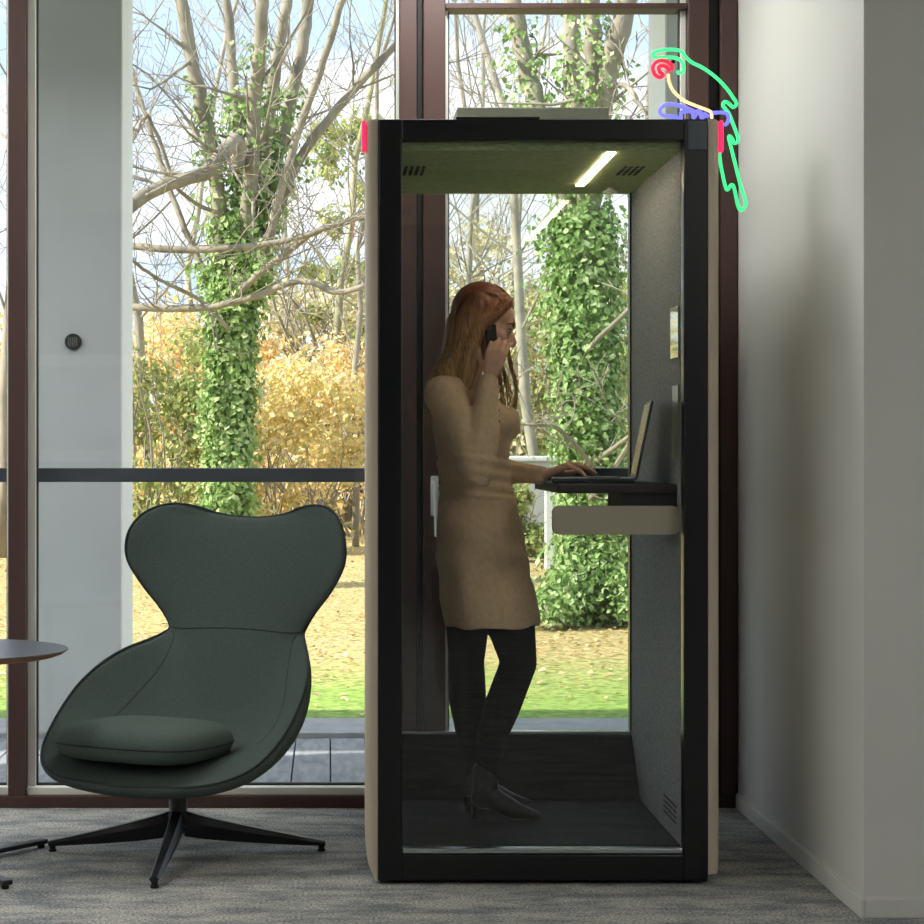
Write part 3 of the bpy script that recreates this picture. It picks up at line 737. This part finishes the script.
# eyes, brows, lips
for s in (-1, 1):
    bm = bmesh.new(); add_ell(bm, hp(.0755, s*.030, .000), (.0085, .0105, .0062), HR); e = wpart(obj('eye', bm, 'eye', None, True))
    bm = bmesh.new(); add_ell(bm, hp(.0838, s*.031, -.0015), (.0024, .0060, .0052), HR); keep(obj('iris', bm, 'iris', None, True), wom)
    bm = bmesh.new(); add_tube(bm, [hp(.0835, s*.018, .006), hp(.0845, s*.030, .0085), hp(.077, s*.043, .004)], [.0022, .0028, .0018], 8); wpart(obj('eyelid', bm, 'brow', None, True))
    bm = bmesh.new(); add_tube(bm, [hp(.086, s*.014, .020), hp(.084, s*.030, .026), hp(.070, s*.045, .020)], [.0024, .003, .0016], 8); wpart(obj('eyebrow', bm, 'brow', None, True))
bm = bmesh.new(); add_ell(bm, hp(.0875, 0, -.058), (.0075, .017, .0045), HR); add_ell(bm, hp(.085, 0, -.067), (.0075, .015, .0050), HR); wpart(obj('lips', bm, 'lip', None, True))
# dress
dr = bmesh.new()
def dsec(y, b, f, ry, cy=6.0, yaw=YA):
    X0 = (b-CX)/319; X1 = (f-CX)/319; z = CZ-(y-CY)/319
    rx = (X1-X0)/2; c, s = math.cos(yaw), math.sin(yaw)
    rx2 = math.sqrt(max(1e-4, (rx*rx-(ry*s)**2)/(c*c)))
    return ((X0+X1)/2, cy, z, rx2, ry, yaw)
add_loft(dr, [(.425, 6.0, 1.475, .050, .075, YA), (.42, 6.0, 1.452, .072, .12, YA), (.422, 6.0, 1.425, .098, .158, YA), dsec(405, 432, 503, .165), dsec(420, 431, 512, .158), dsec(435, 433, 513, .150), dsec(452, 437, 510, .138), dsec(480, 439, 511, .135), dsec(505, 437, 517, .150), dsec(535, 436, 524, .168), dsec(565, 437, 529, .172), dsec(600, 441, 535, .178, 5.99, R(-10)), dsec(624, 445, 539, .182, 5.99, R(-8))], 48)
for s, cc in ((-1, (.520, 5.94, 1.335)), (1, (.548, 6.045, 1.335))): add_ell(dr, cc, (.058, .062, .060), None)
# sleeves with folds at the elbow
add_chain(dr, [Vector((.40, 5.93, 1.418)), SHR, SHR.lerp(ELR, .45), ELR+Vector((.0, 0, -.005))], [.058, .062, .056, .052])
add_chain(dr, [ELR, ELR.lerp(WRR, .25), ELR.lerp(WRR, .6), ELR.lerp(WRR, .97)], [.051, .052, .041, .031])
add_chain(dr, [Vector((.44, 6.07, 1.418)), SHL, SHL.lerp(ELL, .45), ELL], [.058, .060, .054, .046])
add_chain(dr, [ELL, ELL.lerp(WRL, .3), ELL.lerp(WRL, .65), ELL.lerp(WRL, .96)], [.046, .045, .038, .030])
def folds(me):
    for v in me.vertices:
        p = v.co; z = p.z
        a = 0
        if z < 1.10:                                            # soft vertical hang folds
            ang = math.atan2(p.y-6.0, p.x-.47); k = min(1, (1.10-z)/.3)
            a += .0055*k*math.sin(ang*7+z*3)
        d = noise.noise(Vector((p.x*11, p.y*11, z*17)))*.0065
        if 1.10 < z < 1.24: d += .003*math.sin(z*170+p.x*30)
        n = v.normal; v.co = p+n*(a+d)
dress = wpart(remesh('dress', dr, .0075, 3, 'dress', None, folds))
for k in range(4):
    bm = bmesh.new(); add_ell(bm, ELR.lerp(WRR, .92-.13*k)+Vector((.030+.004*k, -.016, 0)), (.004,)*3, None, 8, 6)
    wpart(obj('cuff_button', bm, 'alu', None, True))
# tights
bm = bmesh.new()
for Lg, rr_ in ((RL, LR_), (LL, LL_)): add_chain(bm, [Lg[0]+Vector((0, 0, -.08))]+Lg[1:], [r+.007 for r in rr_])
add_loft(bm, [(.48, 6.0, .84, .10, .14, YA), (.48, 6.0, .76, .09, .13, YA)])
wpart(remesh('tights', bm, .008, 4, 'tights'))
# boots
for A_, fw in ((RL[-1], Vector((.19, -.05, 0))), (LL[-1], Vector((.17, .03, 0)))):
    bm = bmesh.new(); up = Vector((0, 0, 1)); f = fw.normalized(); g = Vector((A_.x, A_.y, FZ))
    add_chain(bm, [g+up*.15, g+up*.10], [.041, .040])
    add_capsule(bm, g+up*.085, .041, g-f*.012+up*.065, .036)
    add_capsule(bm, g+up*.075, .038, g+f*.085+up*.034, .030); add_capsule(bm, g+f*.085+up*.032, .030, g+f*.15+up*.020, .015)
    add_capsule(bm, g+f*.15+up*.020, .015, g+f*.168+up*.018, .010)
    bt = wpart(remesh('boot', bm, .006, 4, 'boot'))
    bm = bmesh.new(); add_tube(bm, [g-f*.028+up*.045, g-f*.030+up*.0005], [.021, .015], 14)
    keep(obj('boot_heel', bm, 'rubber', None, 'auto'), wom)
# hair
hr = bmesh.new()
add_ell(hr, hp(-.028, 0, .038), (.092, .081, .092), HR, 28, 20)
for s in (-1, 1):
    lock([hp(.074, s*.012, .082), hp(.045, s*.050, .078), hp(.010, s*.070, .045)], [.016, .022, .026]) if False else None
add_ell(hr, hp(.026, 0, .082), (.042, .056, .027), HR)
W = Vector
def lock(pts, rad): add_chain(hr, [W(p) for p in pts], rad)
for s in (-1, 1):
    lock([hp(.052, s*.040, .080), hp(.030, s*.060, .040), hp(.0, s*.074, -.005), hp(-.022, s*.075, -.05), hp(-.035, s*.070, -.10)], [.018, .018, .020, .022, .026])
    lock([hp(-.03, s*.055, .05), hp(-.05, s*.062, -.02), (.405, 6.0+s*.075, 1.50), (.375, 6.0+s*.085, 1.43)], [.045, .042, .042, .03])
# mass falling down the back
lock([hp(-.055, 0, .04), hp(-.066, 0, -.02), (.398, 6.0, 1.52), (.362, 5.985, 1.42), (.345, 5.98, 1.34)], [.055, .055, .052, .046, .028])
lock([hp(-.045, -.04, .03), (.418, 5.93, 1.56), (.368, 5.915, 1.475), (.345, 5.925, 1.41)], [.045, .044, .038, .022])
lock([hp(-.07, -.01, .0), (.388, 5.965, 1.54), (.345, 5.955, 1.48), (.315, 5.95, 1.445)], [.042, .038, .032, .02])
# near curtain in front of the shoulder, far curtain falling past the chest
lock([hp(-.01, -.072, .01), (.440, 5.89, 1.56), (.425, 5.885, 1.49), (.415, 5.88, 1.43)], [.022, .03, .030, .018])
lock([hp(.02, .066, .02), (.500, 6.075, 1.56), (.520, 6.07, 1.47), (.522, 6.06, 1.40), (.518, 6.04, 1.345)], [.022, .022, .021, .018, .008])
hair = wpart(remesh('hair', hr, .007, 4, 'hair'))
bm = bmesh.new(); rnd = random.Random(5)
def strand(pts, r): add_tube(bm, catmull([tuple(p) for p in pts], 5), [r*(1-.6*abs(i/(len(pts)*5-5)-.3)) for i in range(len(pts)*5)], 5)
for k in range(30):
    j = lambda s=.004: W((rnd.uniform(-s, s), rnd.uniform(-s, s), rnd.uniform(-s, s)))
    strand([hp(.060, .048, .068)+j(.003), hp(.082, .052, .03)+j(.003), W((.566, 6.06, 1.60))+j(.004), W((.575, 6.055, 1.52))+j(.006), W((.592, 6.05, 1.45))+j(.006), W((.585, 6.04, 1.38))+j(.008)], .0013)
for k in range(40):
    u = rnd.random()
    strand([hp(.02, .07, .03)+j(), W((.52+.02*u, 6.07, 1.56))+j(.006), W((.535+.03*u, 6.065, 1.48))+j(.008), W((.54+.035*u, 6.05, 1.41))+j(.01), W((.545+.02*u, 6.03, 1.36))+j(.012)], .0016)
for k in range(70):                                              # combed from the parting over the near and far temple
    s = -1 if k < 50 else 1; u = rnd.random(); v = rnd.random()
    strand([hp(.058-.10*u, s*.008, .112+.016*u-.02*abs(u-.4)), hp(.060-.09*u, s*.042, .094+.012*u), hp(.046-.085*u, s*(.070+.006*u), .050), hp(.020-.07*u, s*.082, .000), hp(-.010-.05*u, s*.086, -.050), hp(-.03-.05*u, s*.085, -.11+.03*v)], .0017)
for k in range(90):                                              # strands over the crown and down the back
    a = rnd.uniform(-1, 1); u = rnd.random()
    c = [hp(.062-.03*abs(a), a*.035, .096-.02*abs(a)), hp(.0, a*.075, .128-.04*abs(a)), hp(-.075, a*.082, .10-.03*abs(a)), hp(-.112+.02*abs(a), a*.085, .01), W((.372+.01*u, 5.99+a*.09, 1.55)), W((.318+.035*u, 5.975+a*.08, 1.44)), W((.30+.05*u, 5.97+a*.07, 1.36))]
    strand([p+j(.003) for p in c], .0014)
wpart(obj('hair_strands', bm, 'hair', None, True))

# phone held in her hand
ph = thing('phone', 'black mobile phone held against the woman\'s cheek', 'phone', (.503, 5.897, 1.566))
ph.rotation_euler = (R(6), R(-22), R(56))
bm = bmesh.new(); add_box(bm, (-.032, -.004, -.066), (.032, .004, .066), .0038, seg=3); obj('phone_body', bm, 'phone', ph)
bm = bmesh.new(); add_box(bm, (.008, -.0052, .04), (.028, -.0041, .062), .0004); obj('camera_module', bm, 'keys', ph)

# ================================================================== OUTSIDE
bm = bmesh.new()                                                  # deck boards
k0 = (330.5-CX)*7.10/F
for k in range(-30, 24):
    x = k0+k*.149
    add_box(bm, (x+.003, 6.802, -.03), (x+.146, 8.30, 0), .002)
struct(obj('deck', bm, 'deck'))
struct(boxo('deck_base', (-5, 6.80, -.2), (4, 8.31, -.045), 'gasket'))
struct(boxo('kerb', (-12, 8.312, -.2), (12, 8.77, .022), 'kerb', bev=.004))
struct(boxo('shade_overhang', (-12, 6.96, 3.45), (6, 8.85, 3.7), 'ceil'))  # unseen overhang, stretched over deck and columns to shade them
for i, (x0, x1) in enumerate(((-1.34, -.899), (1.463, 1.92))):
    t = thing('column', ('wide pale grey column outside behind the armchair' if i == 0 else 'narrow view of a pale grey column outside behind the parrot sign'), 'column', ((x0+x1)/2, 8.55, .0225), 0, 'columns on the kerb')
    keep(boxo('column_core', (x0+.008, 8.33, .0225), (x1-.008, 8.765, 3.449), 'column'), t)
    for e in (x0, x1-.0075): keep(boxo('column_side', (e, 8.331, .0225), (e+.0075, 8.764, 3.449), 'columnside'), t)  # sides in a whiter colour than the core, to read brighter
    if i == 0:
        c = P(73.5, 342, 8.329)
        lamp = thing('wall_lamp', 'small round dark grey disc lamp on the left outdoor column', 'lamp', (c.x, 8.329, c.z))
        bm = bmesh.new(); add_lathe(bm, [(.036, 0), (.036, .02), (.030, .026)], n=28); bmesh.ops.rotate(bm, verts=bm.verts, cent=(0, 0, 0), matrix=Matrix.Rotation(R(90), 3, 'X')); obj('housing', bm, 'blackmetal', lamp, 'auto')
        bm = bmesh.new()
        for q in range(5): add_box(bm, (-.02+q*.009, -.029, -.02), (-.016+q*.009, -.0265, .02))
        obj('grille', bm, 'greybox', lamp)
# ground
bm = bmesh.new(); nx, ny = 90, 110; vv = []
def gz(x, y):
    return -.10+.05*noise.noise(Vector((x*.25, y*.25, 0)))*min(1, max(0, (y-9)/3))+max(0, y-38)*.03
for j in range(ny+1):
    y = 8.6+(j/ny)**1.7*90; row = []
    for i in range(nx+1):
        x = (-1+2*i/nx)*(14+y*.5); row.append(bm.verts.new((x, y, gz(x, y))))
    vv.append(row)
for j in range(ny):
    for i in range(nx): bm.faces.new((vv[j][i], vv[j][i+1], vv[j+1][i+1], vv[j+1][i]))
struct(obj('ground', bm, 'ground', None, True))

def leaves(name, centers, size, m, parent=None, rnd=None, up=.3):
    """one small folded leaf per centre; (p, outward normal)"""
    vsq = []; fs = []
    for p, n in centers:
        n = (n+Vector((rnd.gauss(0, .5), rnd.gauss(0, .5), rnd.gauss(0, .5)+up))).normalized()
        t = n.orthogonal().normalized(); t = Matrix.Rotation(rnd.random()*6.28, 3, n) @ t; b = n.cross(t)
        s = size*rnd.uniform(.6, 1.3); i = len(vsq)
        vsq += [p-t*s*.5, p+b*s*.38+n*s*.12, p+t*s*.55, p-b*s*.38+n*s*.12]
        fs += [(i, i+1, i+2, i+3)]
    me = bpy.data.meshes.new(name); me.from_pydata([tuple(v) for v in vsq], [], fs)
    return link(name, me, m, parent)

def bend(pts, rnd, amp):
    return [p+Vector((rnd.gauss(0, amp), rnd.gauss(0, amp), rnd.gauss(0, amp*.5))) for p in pts]
def twig(bm, p, d, L, r, lvl, rnd, gravity=.0, dens=1.0):
    n = 5; pts = [p]; dd = d.normalized(); rad = [r]
    for i in range(n):
        dd = (dd+Vector((rnd.gauss(0, .16), rnd.gauss(0, .16), rnd.gauss(0, .14)+gravity))).normalized()
        pts.append(pts[-1]+dd*L/n); rad.append(max(.004, r*(1-.8*(i+1)/n)))
    add_tube(bm, pts, rad, 6 if lvl > 1 else (4 if lvl > 0 else 3), False)
    if lvl > 0:
        for k in range(max(2, int((3+2*lvl)*dens))):
            i = rnd.randint(1, n); q = pts[i]
            o = Vector((rnd.gauss(0, 1), rnd.gauss(0, 1), rnd.gauss(.35, .7)))
            t = (pts[i]-pts[i-1]).normalized()
            twig(bm, q, (t*.8+o*.6).normalized(), L*rnd.uniform(.35, .62), rad[i]*.62, lvl-1, rnd, gravity, dens)
def limb(bm, pxs, Y, r0, r1, rnd, tw=8, twL=1.2, dens=.8, lvl=2, dY=0):
    """a limb through points (px, py) standing at distance Y"""
    n = len(pxs); pts = [tuple(P(x, y, Y+dY*i/(n-1))) for i, (x, y) in enumerate(pxs)]
    q = [Vector(a) for a in catmull(pts, 6)]; q = [p+Vector((rnd.gauss(0, .006), rnd.gauss(0, .02), 0)) for p in q]
    N_ = len(q); rad = [(r0+(r1-r0)*i/(N_-1))*Y/F*(1+rnd.uniform(-.06, .06)) for i in range(N_)]
    add_tube(bm, q, rad, 10)
    for k in range(tw):
        i = rnd.randint(N_//5, N_-1); t = (q[i]-q[max(0, i-1)]).normalized()
        o = Vector((rnd.gauss(0, 1), rnd.gauss(0, .6), rnd.gauss(.3, .6)))
        twig(bm, q[i], (t*.5+o*.8).normalized(), twL*rnd.uniform(.5, 1.2), min(rad[i]*.3, .02), lvl, rnd, .02, dens*.8)
    return q, rad
def ivy_on(name, paths, count, size, thick, parent, rnd, m='ivy'):
    C = []
    tot = sum(len(q)*w for q, rad, w, a, b in paths)
    for q, rad, w, a, b in paths:
        n = int(count*len(q)*w/tot)
        for k in range(n):
            u = a+(b-a)*rnd.random(); f = u*(len(q)-1); i = min(len(q)-2, int(f)); t = f-i
            p = q[i].lerp(q[i+1], t); r = rad[i]
            an = rnd.random()*6.283; nrm = Vector((math.cos(an), math.sin(an), 0))
            lump = 1+.9*noise.noise(Vector((p.x*1.3+nrm.x, p.y+nrm.y, p.z*1.5)))
            C.append((p+nrm*(r+abs(rnd.gauss(0, thick))*lump+thick*.25)+Vector((0, 0, rnd.gauss(0, .05))), nrm))
    return leaves(name, C, size, m, parent, rnd)

rnd = random.Random(12)
# --- left ivy tree
TYa = 19.0; base = P(226, 0, TYa); base.z = gz(base.x, TYa)
tr = thing('ivy_tree', 'many-stemmed bare tree with an ivy wrapped trunk, seen above the armchair', 'tree', tuple(base))
gy = CY+(CZ-base.z)*F/TYa
bm = bmesh.new(); ivp = []
q, r_ = limb(bm, [(228, gy), (226, 520), (228, 430), (232, 350), (236, 280), (240, 220)], TYa, 17, 13, rnd, 0); ivp.append((q, r_, 2.6, 0, 1))
S = [([(234, 330), (222, 240), (215, 170), (203, 110), (190, 50), (176, -20), (160, -90)], 9, 6, .07, .6), ([(238, 280), (240, 200), (238, 130), (232, 60), (224, -20), (218, -90)], 7, 4, .12, .5),
     ([(240, 260), (250, 190), (254, 110), (260, 40), (264, -30), (270, -100)], 9, 5, .05, .6), ([(242, 250), (262, 170), (272, 90), (284, 20), (296, -60)], 7, 5, .1, .5),
     ([(244, 290), (262, 210), (284, 130), (302, 50), (312, -20), (330, -90)], 8, 5, .1, .5), ([(244, 300), (270, 230), (300, 160), (345, 100), (396, 45), (440, 0)], 6, 3.5, .06, .4),
     ([(236, 300), (215, 290), (185, 230), (160, 160), (140, 100), (120, 40)], 4, 2.2, .1, .3), ([(242, 300), (262, 262), (290, 160), (330, 40), (350, -30)], 5, 3, .15, .3)]
for pts, a, b, w, e in S:
    q, r_ = limb(bm, pts, TYa, a, b, rnd, 5, 1.5, .7, 2, rnd.uniform(-1.2, 1.2)); ivp.append((q, r_, w, 0, e))
for pts, a, b in (([(238, 170), (236, 140), (205, 172), (165, 185), (134, 204), (90, 250)], 7.5, 6.5), ([(60, 235), (134, 246), (190, 250), (250, 246), (300, 237), (366, 214), (420, 190)], 4, 2.4), ([(80, 300), (134, 307), (200, 308), (250, 298), (300, 281), (335, 292), (366, 286)], 4, 2.6),
                   ([(222, 215), (180, 190), (150, 118), (134, 130), (110, 90)], 2.2, 1.4), ([(230, 330), (200, 300), (160, 280), (134, 262), (90, 230)], 2.2, 1.4), ([(240, 290), (290, 250), (330, 225), (380, 215)], 3.5, 2)):
    limb(bm, pts, TYa-.4, a, b, rnd, 8, .9, .8, 2, -1.0)
obj('trunk', bm, 'bark', tr, True).matrix_parent_inverse = Matrix.Translation(-base)
keep(ivy_on('ivy', ivp, 17000, .070, .065, None, rnd), tr)
# --- right ivy tree, behind the booth
TYb = 14.8; base = P(596, 0, TYb); base.z = gz(base.x, TYb)
tr2 = thing('ivy_tree', 'tall ivy smothered tree behind the booth, with three stems showing above it', 'tree', tuple(base))
gy = CY+(CZ-base.z)*F/TYb
bm = bmesh.new(); ivp = []
q, r_ = limb(bm, [(606, gy+4), (602, 570), (595, 490), (589, 400), (585, 300), (584, 220)], TYb, 24, 19, rnd, 0); ivp.append((q, r_, 2.6, 0, 1))
for pts in ([(600, 540), (578, 585), (548, 616)], [(604, 540), (622, 585), (648, 612)]):
    q, r_ = limb(bm, pts, TYb, 20, 9, rnd, 0, dY=-.5); ivp.append((q, r_, .9, 0, 1))
for pts, a, b, w, s0, e in (([(584, 260), (560, 180), (538, 110), (522, 50), (508, -30), (500, -90)], 10, 9, .10, 0, .7), ([(584, 250), (578, 160), (573, 90), (572, 20), (570, -70)], 9, 9, .10, 0, .6),
                       ([(584, 260), (588, 170), (594, 100), (592, 20), (590, -70)], 10, 8, .14, 0, 1), ([(588, 250), (597, 150), (607, 80), (622, 20), (640, -60)], 11, 10, .06, 0, .6)):
    q, r_ = limb(bm, pts, TYb, a, b, rnd, 5, .8, .7, 2, rnd.uniform(-.6, .6)); ivp.append((q, r_, w, s0, e))
for pts in ([(600, 90), (625, 85), (640, 105), (652, 118), (690, 150)], [(588, 350), (640, 300), (690, 270)], [(596, 470), (560, 430), (530, 425)], [(598, 460), (625, 440), (650, 425)], [(590, 500), (625, 450), (640, 420)]):
    limb(bm, pts, TYb-.3, 3, 1.6, rnd, 7, .6, .8, 2, -.6)
keep(obj('trunk', bm, 'bark', None, True), tr2)
keep(ivy_on('ivy', ivp, 23000, .056, .085, None, rnd), tr2)
# --- further bare trees: (px, distance, trunk px radius at base, lean, height m, bark)
FAR = [(536, 26, 6.5, -6, 12, 'barkpale', 'pale slim leaning tree just left of the ivy tree behind the booth'), (466, 30, 4, 2, 12, 'barkpale', 'slim bare tree behind the woman\'s head'),
       (488, 36, 4, -3, 13, 'bark', 'thin bare tree over the woman, right of her hair'), (506, 44, 4, 4, 15, 'barkpale', 'distant thin bare tree above the woman\'s phone hand'),
       (150, 28, 6, -8, 13, 'bark', 'bare tree at the left edge of the main window pane'), (330, 34, 5, 5, 13, 'barkgreen', 'bare tree between the ivy tree and the booth'),
       (300, 42, 4, -4, 15, 'barkpale', 'distant bare tree right of the ivy trunk'), (180, 40, 4.5, 5, 15, 'barkpale', 'distant bare tree left of the ivy trunk'),
       (5, 24, 7, 4, 12, 'bark', 'bare tree in the sliver of glass at the left picture edge'), (352, 27, 4, 3, 10, 'bark', 'slim bare tree beside the cream booth shell'),
       (625, 34, 5, 3, 13, 'bark', 'bare tree right of the ivy tree behind the booth')]
for (px, Y, rp, lean, H_, bk, lab) in FAR:
    base = P(px, 0, Y); base.z = gz(base.x, Y)
    t = thing('bare_tree', lab, 'tree', tuple(base), 0, 'bare trees of the wood')
    bm = bmesh.new(); r0 = rp*Y/F*.95; n = 12; pts = []; rad = []
    for i in range(n+1):
        u = i/n; pts.append(Vector((lean*.06*u*u*H_*.5+rnd.gauss(0, .05), rnd.gauss(0, .05), u*H_))); rad.append(r0*(1-.75*u))
    add_tube(bm, pts, rad, 8)
    for k in range(26):
        i = rnd.randint(3, n); o = Vector((rnd.gauss(0, 1), rnd.gauss(0, 1), 0)).normalized()
        twig(bm, pts[i], o*.75+Vector((0, 0, rnd.uniform(.4, 1.1))), rnd.uniform(1.6, 3.6), rad[i]*.32, 2, rnd, .05, .6)
    obj('trunk_and_branches', bm, bk, t, True)
# --- shrubs and understorey : (px, distance, width m, height m, leaf)
SH = [(160, 25, 2.6, 3.0, 'leaf_green', 'loose green and yellow shrub left of the ivy trunk'), (285, 26, 3.0, 2.4, 'leaf_yellow', 'bright yellow shrub just above the chair back'),
      (345, 30, 3.6, 3.0, 'leaf_orange', 'orange-yellow shrub against the booth\'s left side'), (205, 34, 4.5, 3.5, 'leaf_orange', 'golden shrub behind the ivy trunk'),
      (310, 40, 5.5, 4.8, 'leaf_pale', 'tall straw coloured thicket right of the ivy trunk'), (130, 38, 5.5, 4.2, 'leaf_yellow', 'tall yellow thicket at the left of the main pane'),
      (350, 36, 2.6, 7.5, 'leaf_green', 'tall thin green tree with sparse leaves beside the booth'), (480, 34, 5.0, 5.2, 'leaf_pale', 'pale thicket behind the woman'),
      (535, 38, 5.0, 4.4, 'leaf_yellow', 'pale yellow thicket between woman and ivy tree'), (600, 34, 4.4, 4.4, 'leaf_green', 'green thicket behind the ivy tree at the booth'),
      (5, 28, 4.0, 3.6, 'leaf_yellow', 'yellow shrub behind the side table'), (508, 23, .9, .9, 'leaf_green', 'low green bush in front of the white garden store'),
      (655, 26, 2.6, 3.0, 'leaf_green', 'green shrub at the right end of the rear glass'), (410, 36, 5, 4.6, 'leaf_pale', 'pale thicket hidden mostly by the window mullion')]
for (px, Y, w_, h_, lm, lab) in SH:
    base = P(px, 0, Y); base.z = gz(base.x, Y)
    t = thing('shrub', lab, 'shrub', tuple(base), 0, 'autumn shrubs and thickets')
    bm = bmesh.new(); C = []; cl = []
    for k in range(16):
        d = Vector((rnd.gauss(0, .35)*w_/h_, rnd.gauss(0, .3)*w_/h_, 1)).normalized()
        twig(bm, Vector((rnd.uniform(-.15, .15)*w_, rnd.uniform(-.12, .12)*w_, 0)), d, h_*rnd.uniform(.6, 1.0), .022*h_/3, 1, rnd, .05, .8)
    for k in range(int(46)):
        z = h_*rnd.uniform(.08, 1)**.9; ww = w_*.5*(1-.55*(z/h_)**2)
        cl.append((Vector((rnd.uniform(-1, 1)*ww, rnd.uniform(-1, 1)*ww*.6, z)), rnd.uniform(.16, .34)*w_*.42))
    for k in range(int(5500 if Y > 20 else 2200)):
        c, rr_ = rnd.choice(cl); o = Vector((rnd.gauss(0, 1), rnd.gauss(0, 1), rnd.gauss(0, .8)))
        p = c+o*rr_*.55
        if p.z < .03: p.z = rnd.uniform(.03, .4)
        C.append((p, o.normalized()))
    obj('stems', bm, 'bark', t, True)
    leaves('foliage', C, .105*(Y/30)**.9 if Y > 20 else .055, lm, t, rnd)
# fallen leaves: nobody could count them
C = []
for k in range(16000):
    y = 9.4+rnd.random()**1.5*22; x = rnd.uniform(-.5, .42)*y*.85
    if y < 13 and rnd.random() > (y-9.4)/5: continue
    C.append((Vector((x, y, gz(x, y)+.012)), Vector((0, 0, 1))))
o = leaves('fallen_leaves', C, .046, 'leaf_litter', None, rnd, 1.5); tag(o, 'scattered brown and tan fallen leaves on the lawn', 'leaves', kind='stuff')
# white marker post, low wire fence and pale shed in the garden
Yp = 21.3; b = P(551, 0, Yp); b.z = gz(b.x, Yp)
tp = thing('garden_post', 'white painted post on the lawn under the laptop', 'post', tuple(b))
hh = P(0, 484, Yp).z-b.z
bm = bmesh.new(); add_box(bm, (-.066, -.066, 0), (.066, .066, hh), .008); obj('post', bm, 'white_plastic', tp)
bm = bmesh.new(); add_box(bm, (-.075, -.075, hh+.0005), (.075, .075, hh+.03), .01); obj('post_cap', bm, 'white_plastic', tp)
Yf = 25.5; fe = thing('wire_fence', 'low dark wire fence on the far side of the lawn', 'fence', (1.5, Yf, gz(1.5, Yf)))
bm = bmesh.new()
for k in range(40): add_tube(bm, [(k*.1, 0, 0), (k*.1, 0, .95)], .006, 4)
for z in (.1, .5, .95): add_tube(bm, [(0, 0, z), (3.9, 0, z)], .008, 4)
obj('wire_mesh', bm, 'blackmetal', fe)
for k in range(4):
    bm = bmesh.new(); add_tube(bm, [(k*1.3, .03, 0), (k*1.3, .03, 1.05)], .03, 8); obj('fence_post', bm, 'greybox', fe)
Ys = 24; c = P(530, 0, Ys); c.z = gz(c.x, Ys); hh = P(0, 456, Ys).z-c.z
sh = thing('garden_store', 'low white garden store behind the woman\'s typing hand', 'garden store', tuple(c))
bm = bmesh.new(); add_box(bm, (-.42, -.3, 0), (.36, .3, hh-.07), .02); obj('store_wall', bm, 'render', sh)
bm = bmesh.new(); add_box(bm, (-.45, -.34, hh-.0695), (.39, .34, hh), .02); obj('store_lid', bm, 'white_plastic', sh)

# ================================================================== LIGHT
w = bpy.data.worlds.new('sky'); scene.world = w; w.use_nodes = True; N = w.node_tree.nodes; L = w.node_tree.links
bg = N['Background']; tc = N.new('ShaderNodeTexCoord'); mp = N.new('ShaderNodeMapping'); mp.inputs['Scale'].default_value = (1, 1, 2.6)
mp.inputs['Location'].default_value = (.35, 0, .2)
L.new(tc.outputs['Generated'], mp.inputs[0])
n = N.new('ShaderNodeTexNoise'); n.inputs['Scale'].default_value = 3.4; n.inputs['Detail'].default_value = 7; n.inputs['Roughness'].default_value = .55
L.new(mp.outputs[0], n.inputs[0])
r = N.new('ShaderNodeValToRGB'); r.color_ramp.elements[0].position = .44; r.color_ramp.elements[1].position = .58
r.color_ramp.elements[0].color = (.44, .58, .78, 1); r.color_ramp.elements[1].color = (.80, .83, .87, 1)
L.new(n.outputs[0], r.inputs[0]); L.new(r.outputs[0], bg.inputs['Color']); bg.inputs['Strength'].default_value = 1.05
sun = bpy.data.lights.new('sun', 'SUN'); sun.energy = 5.8; sun.angle = R(.6); sun.color = (1, .93, .82)
so = bpy.data.objects.new('sun', sun); COL.objects.link(so)
so.rotation_euler = (-Vector((-.82, -.16, .56))).to_track_quat('-Z', 'Y').to_euler()
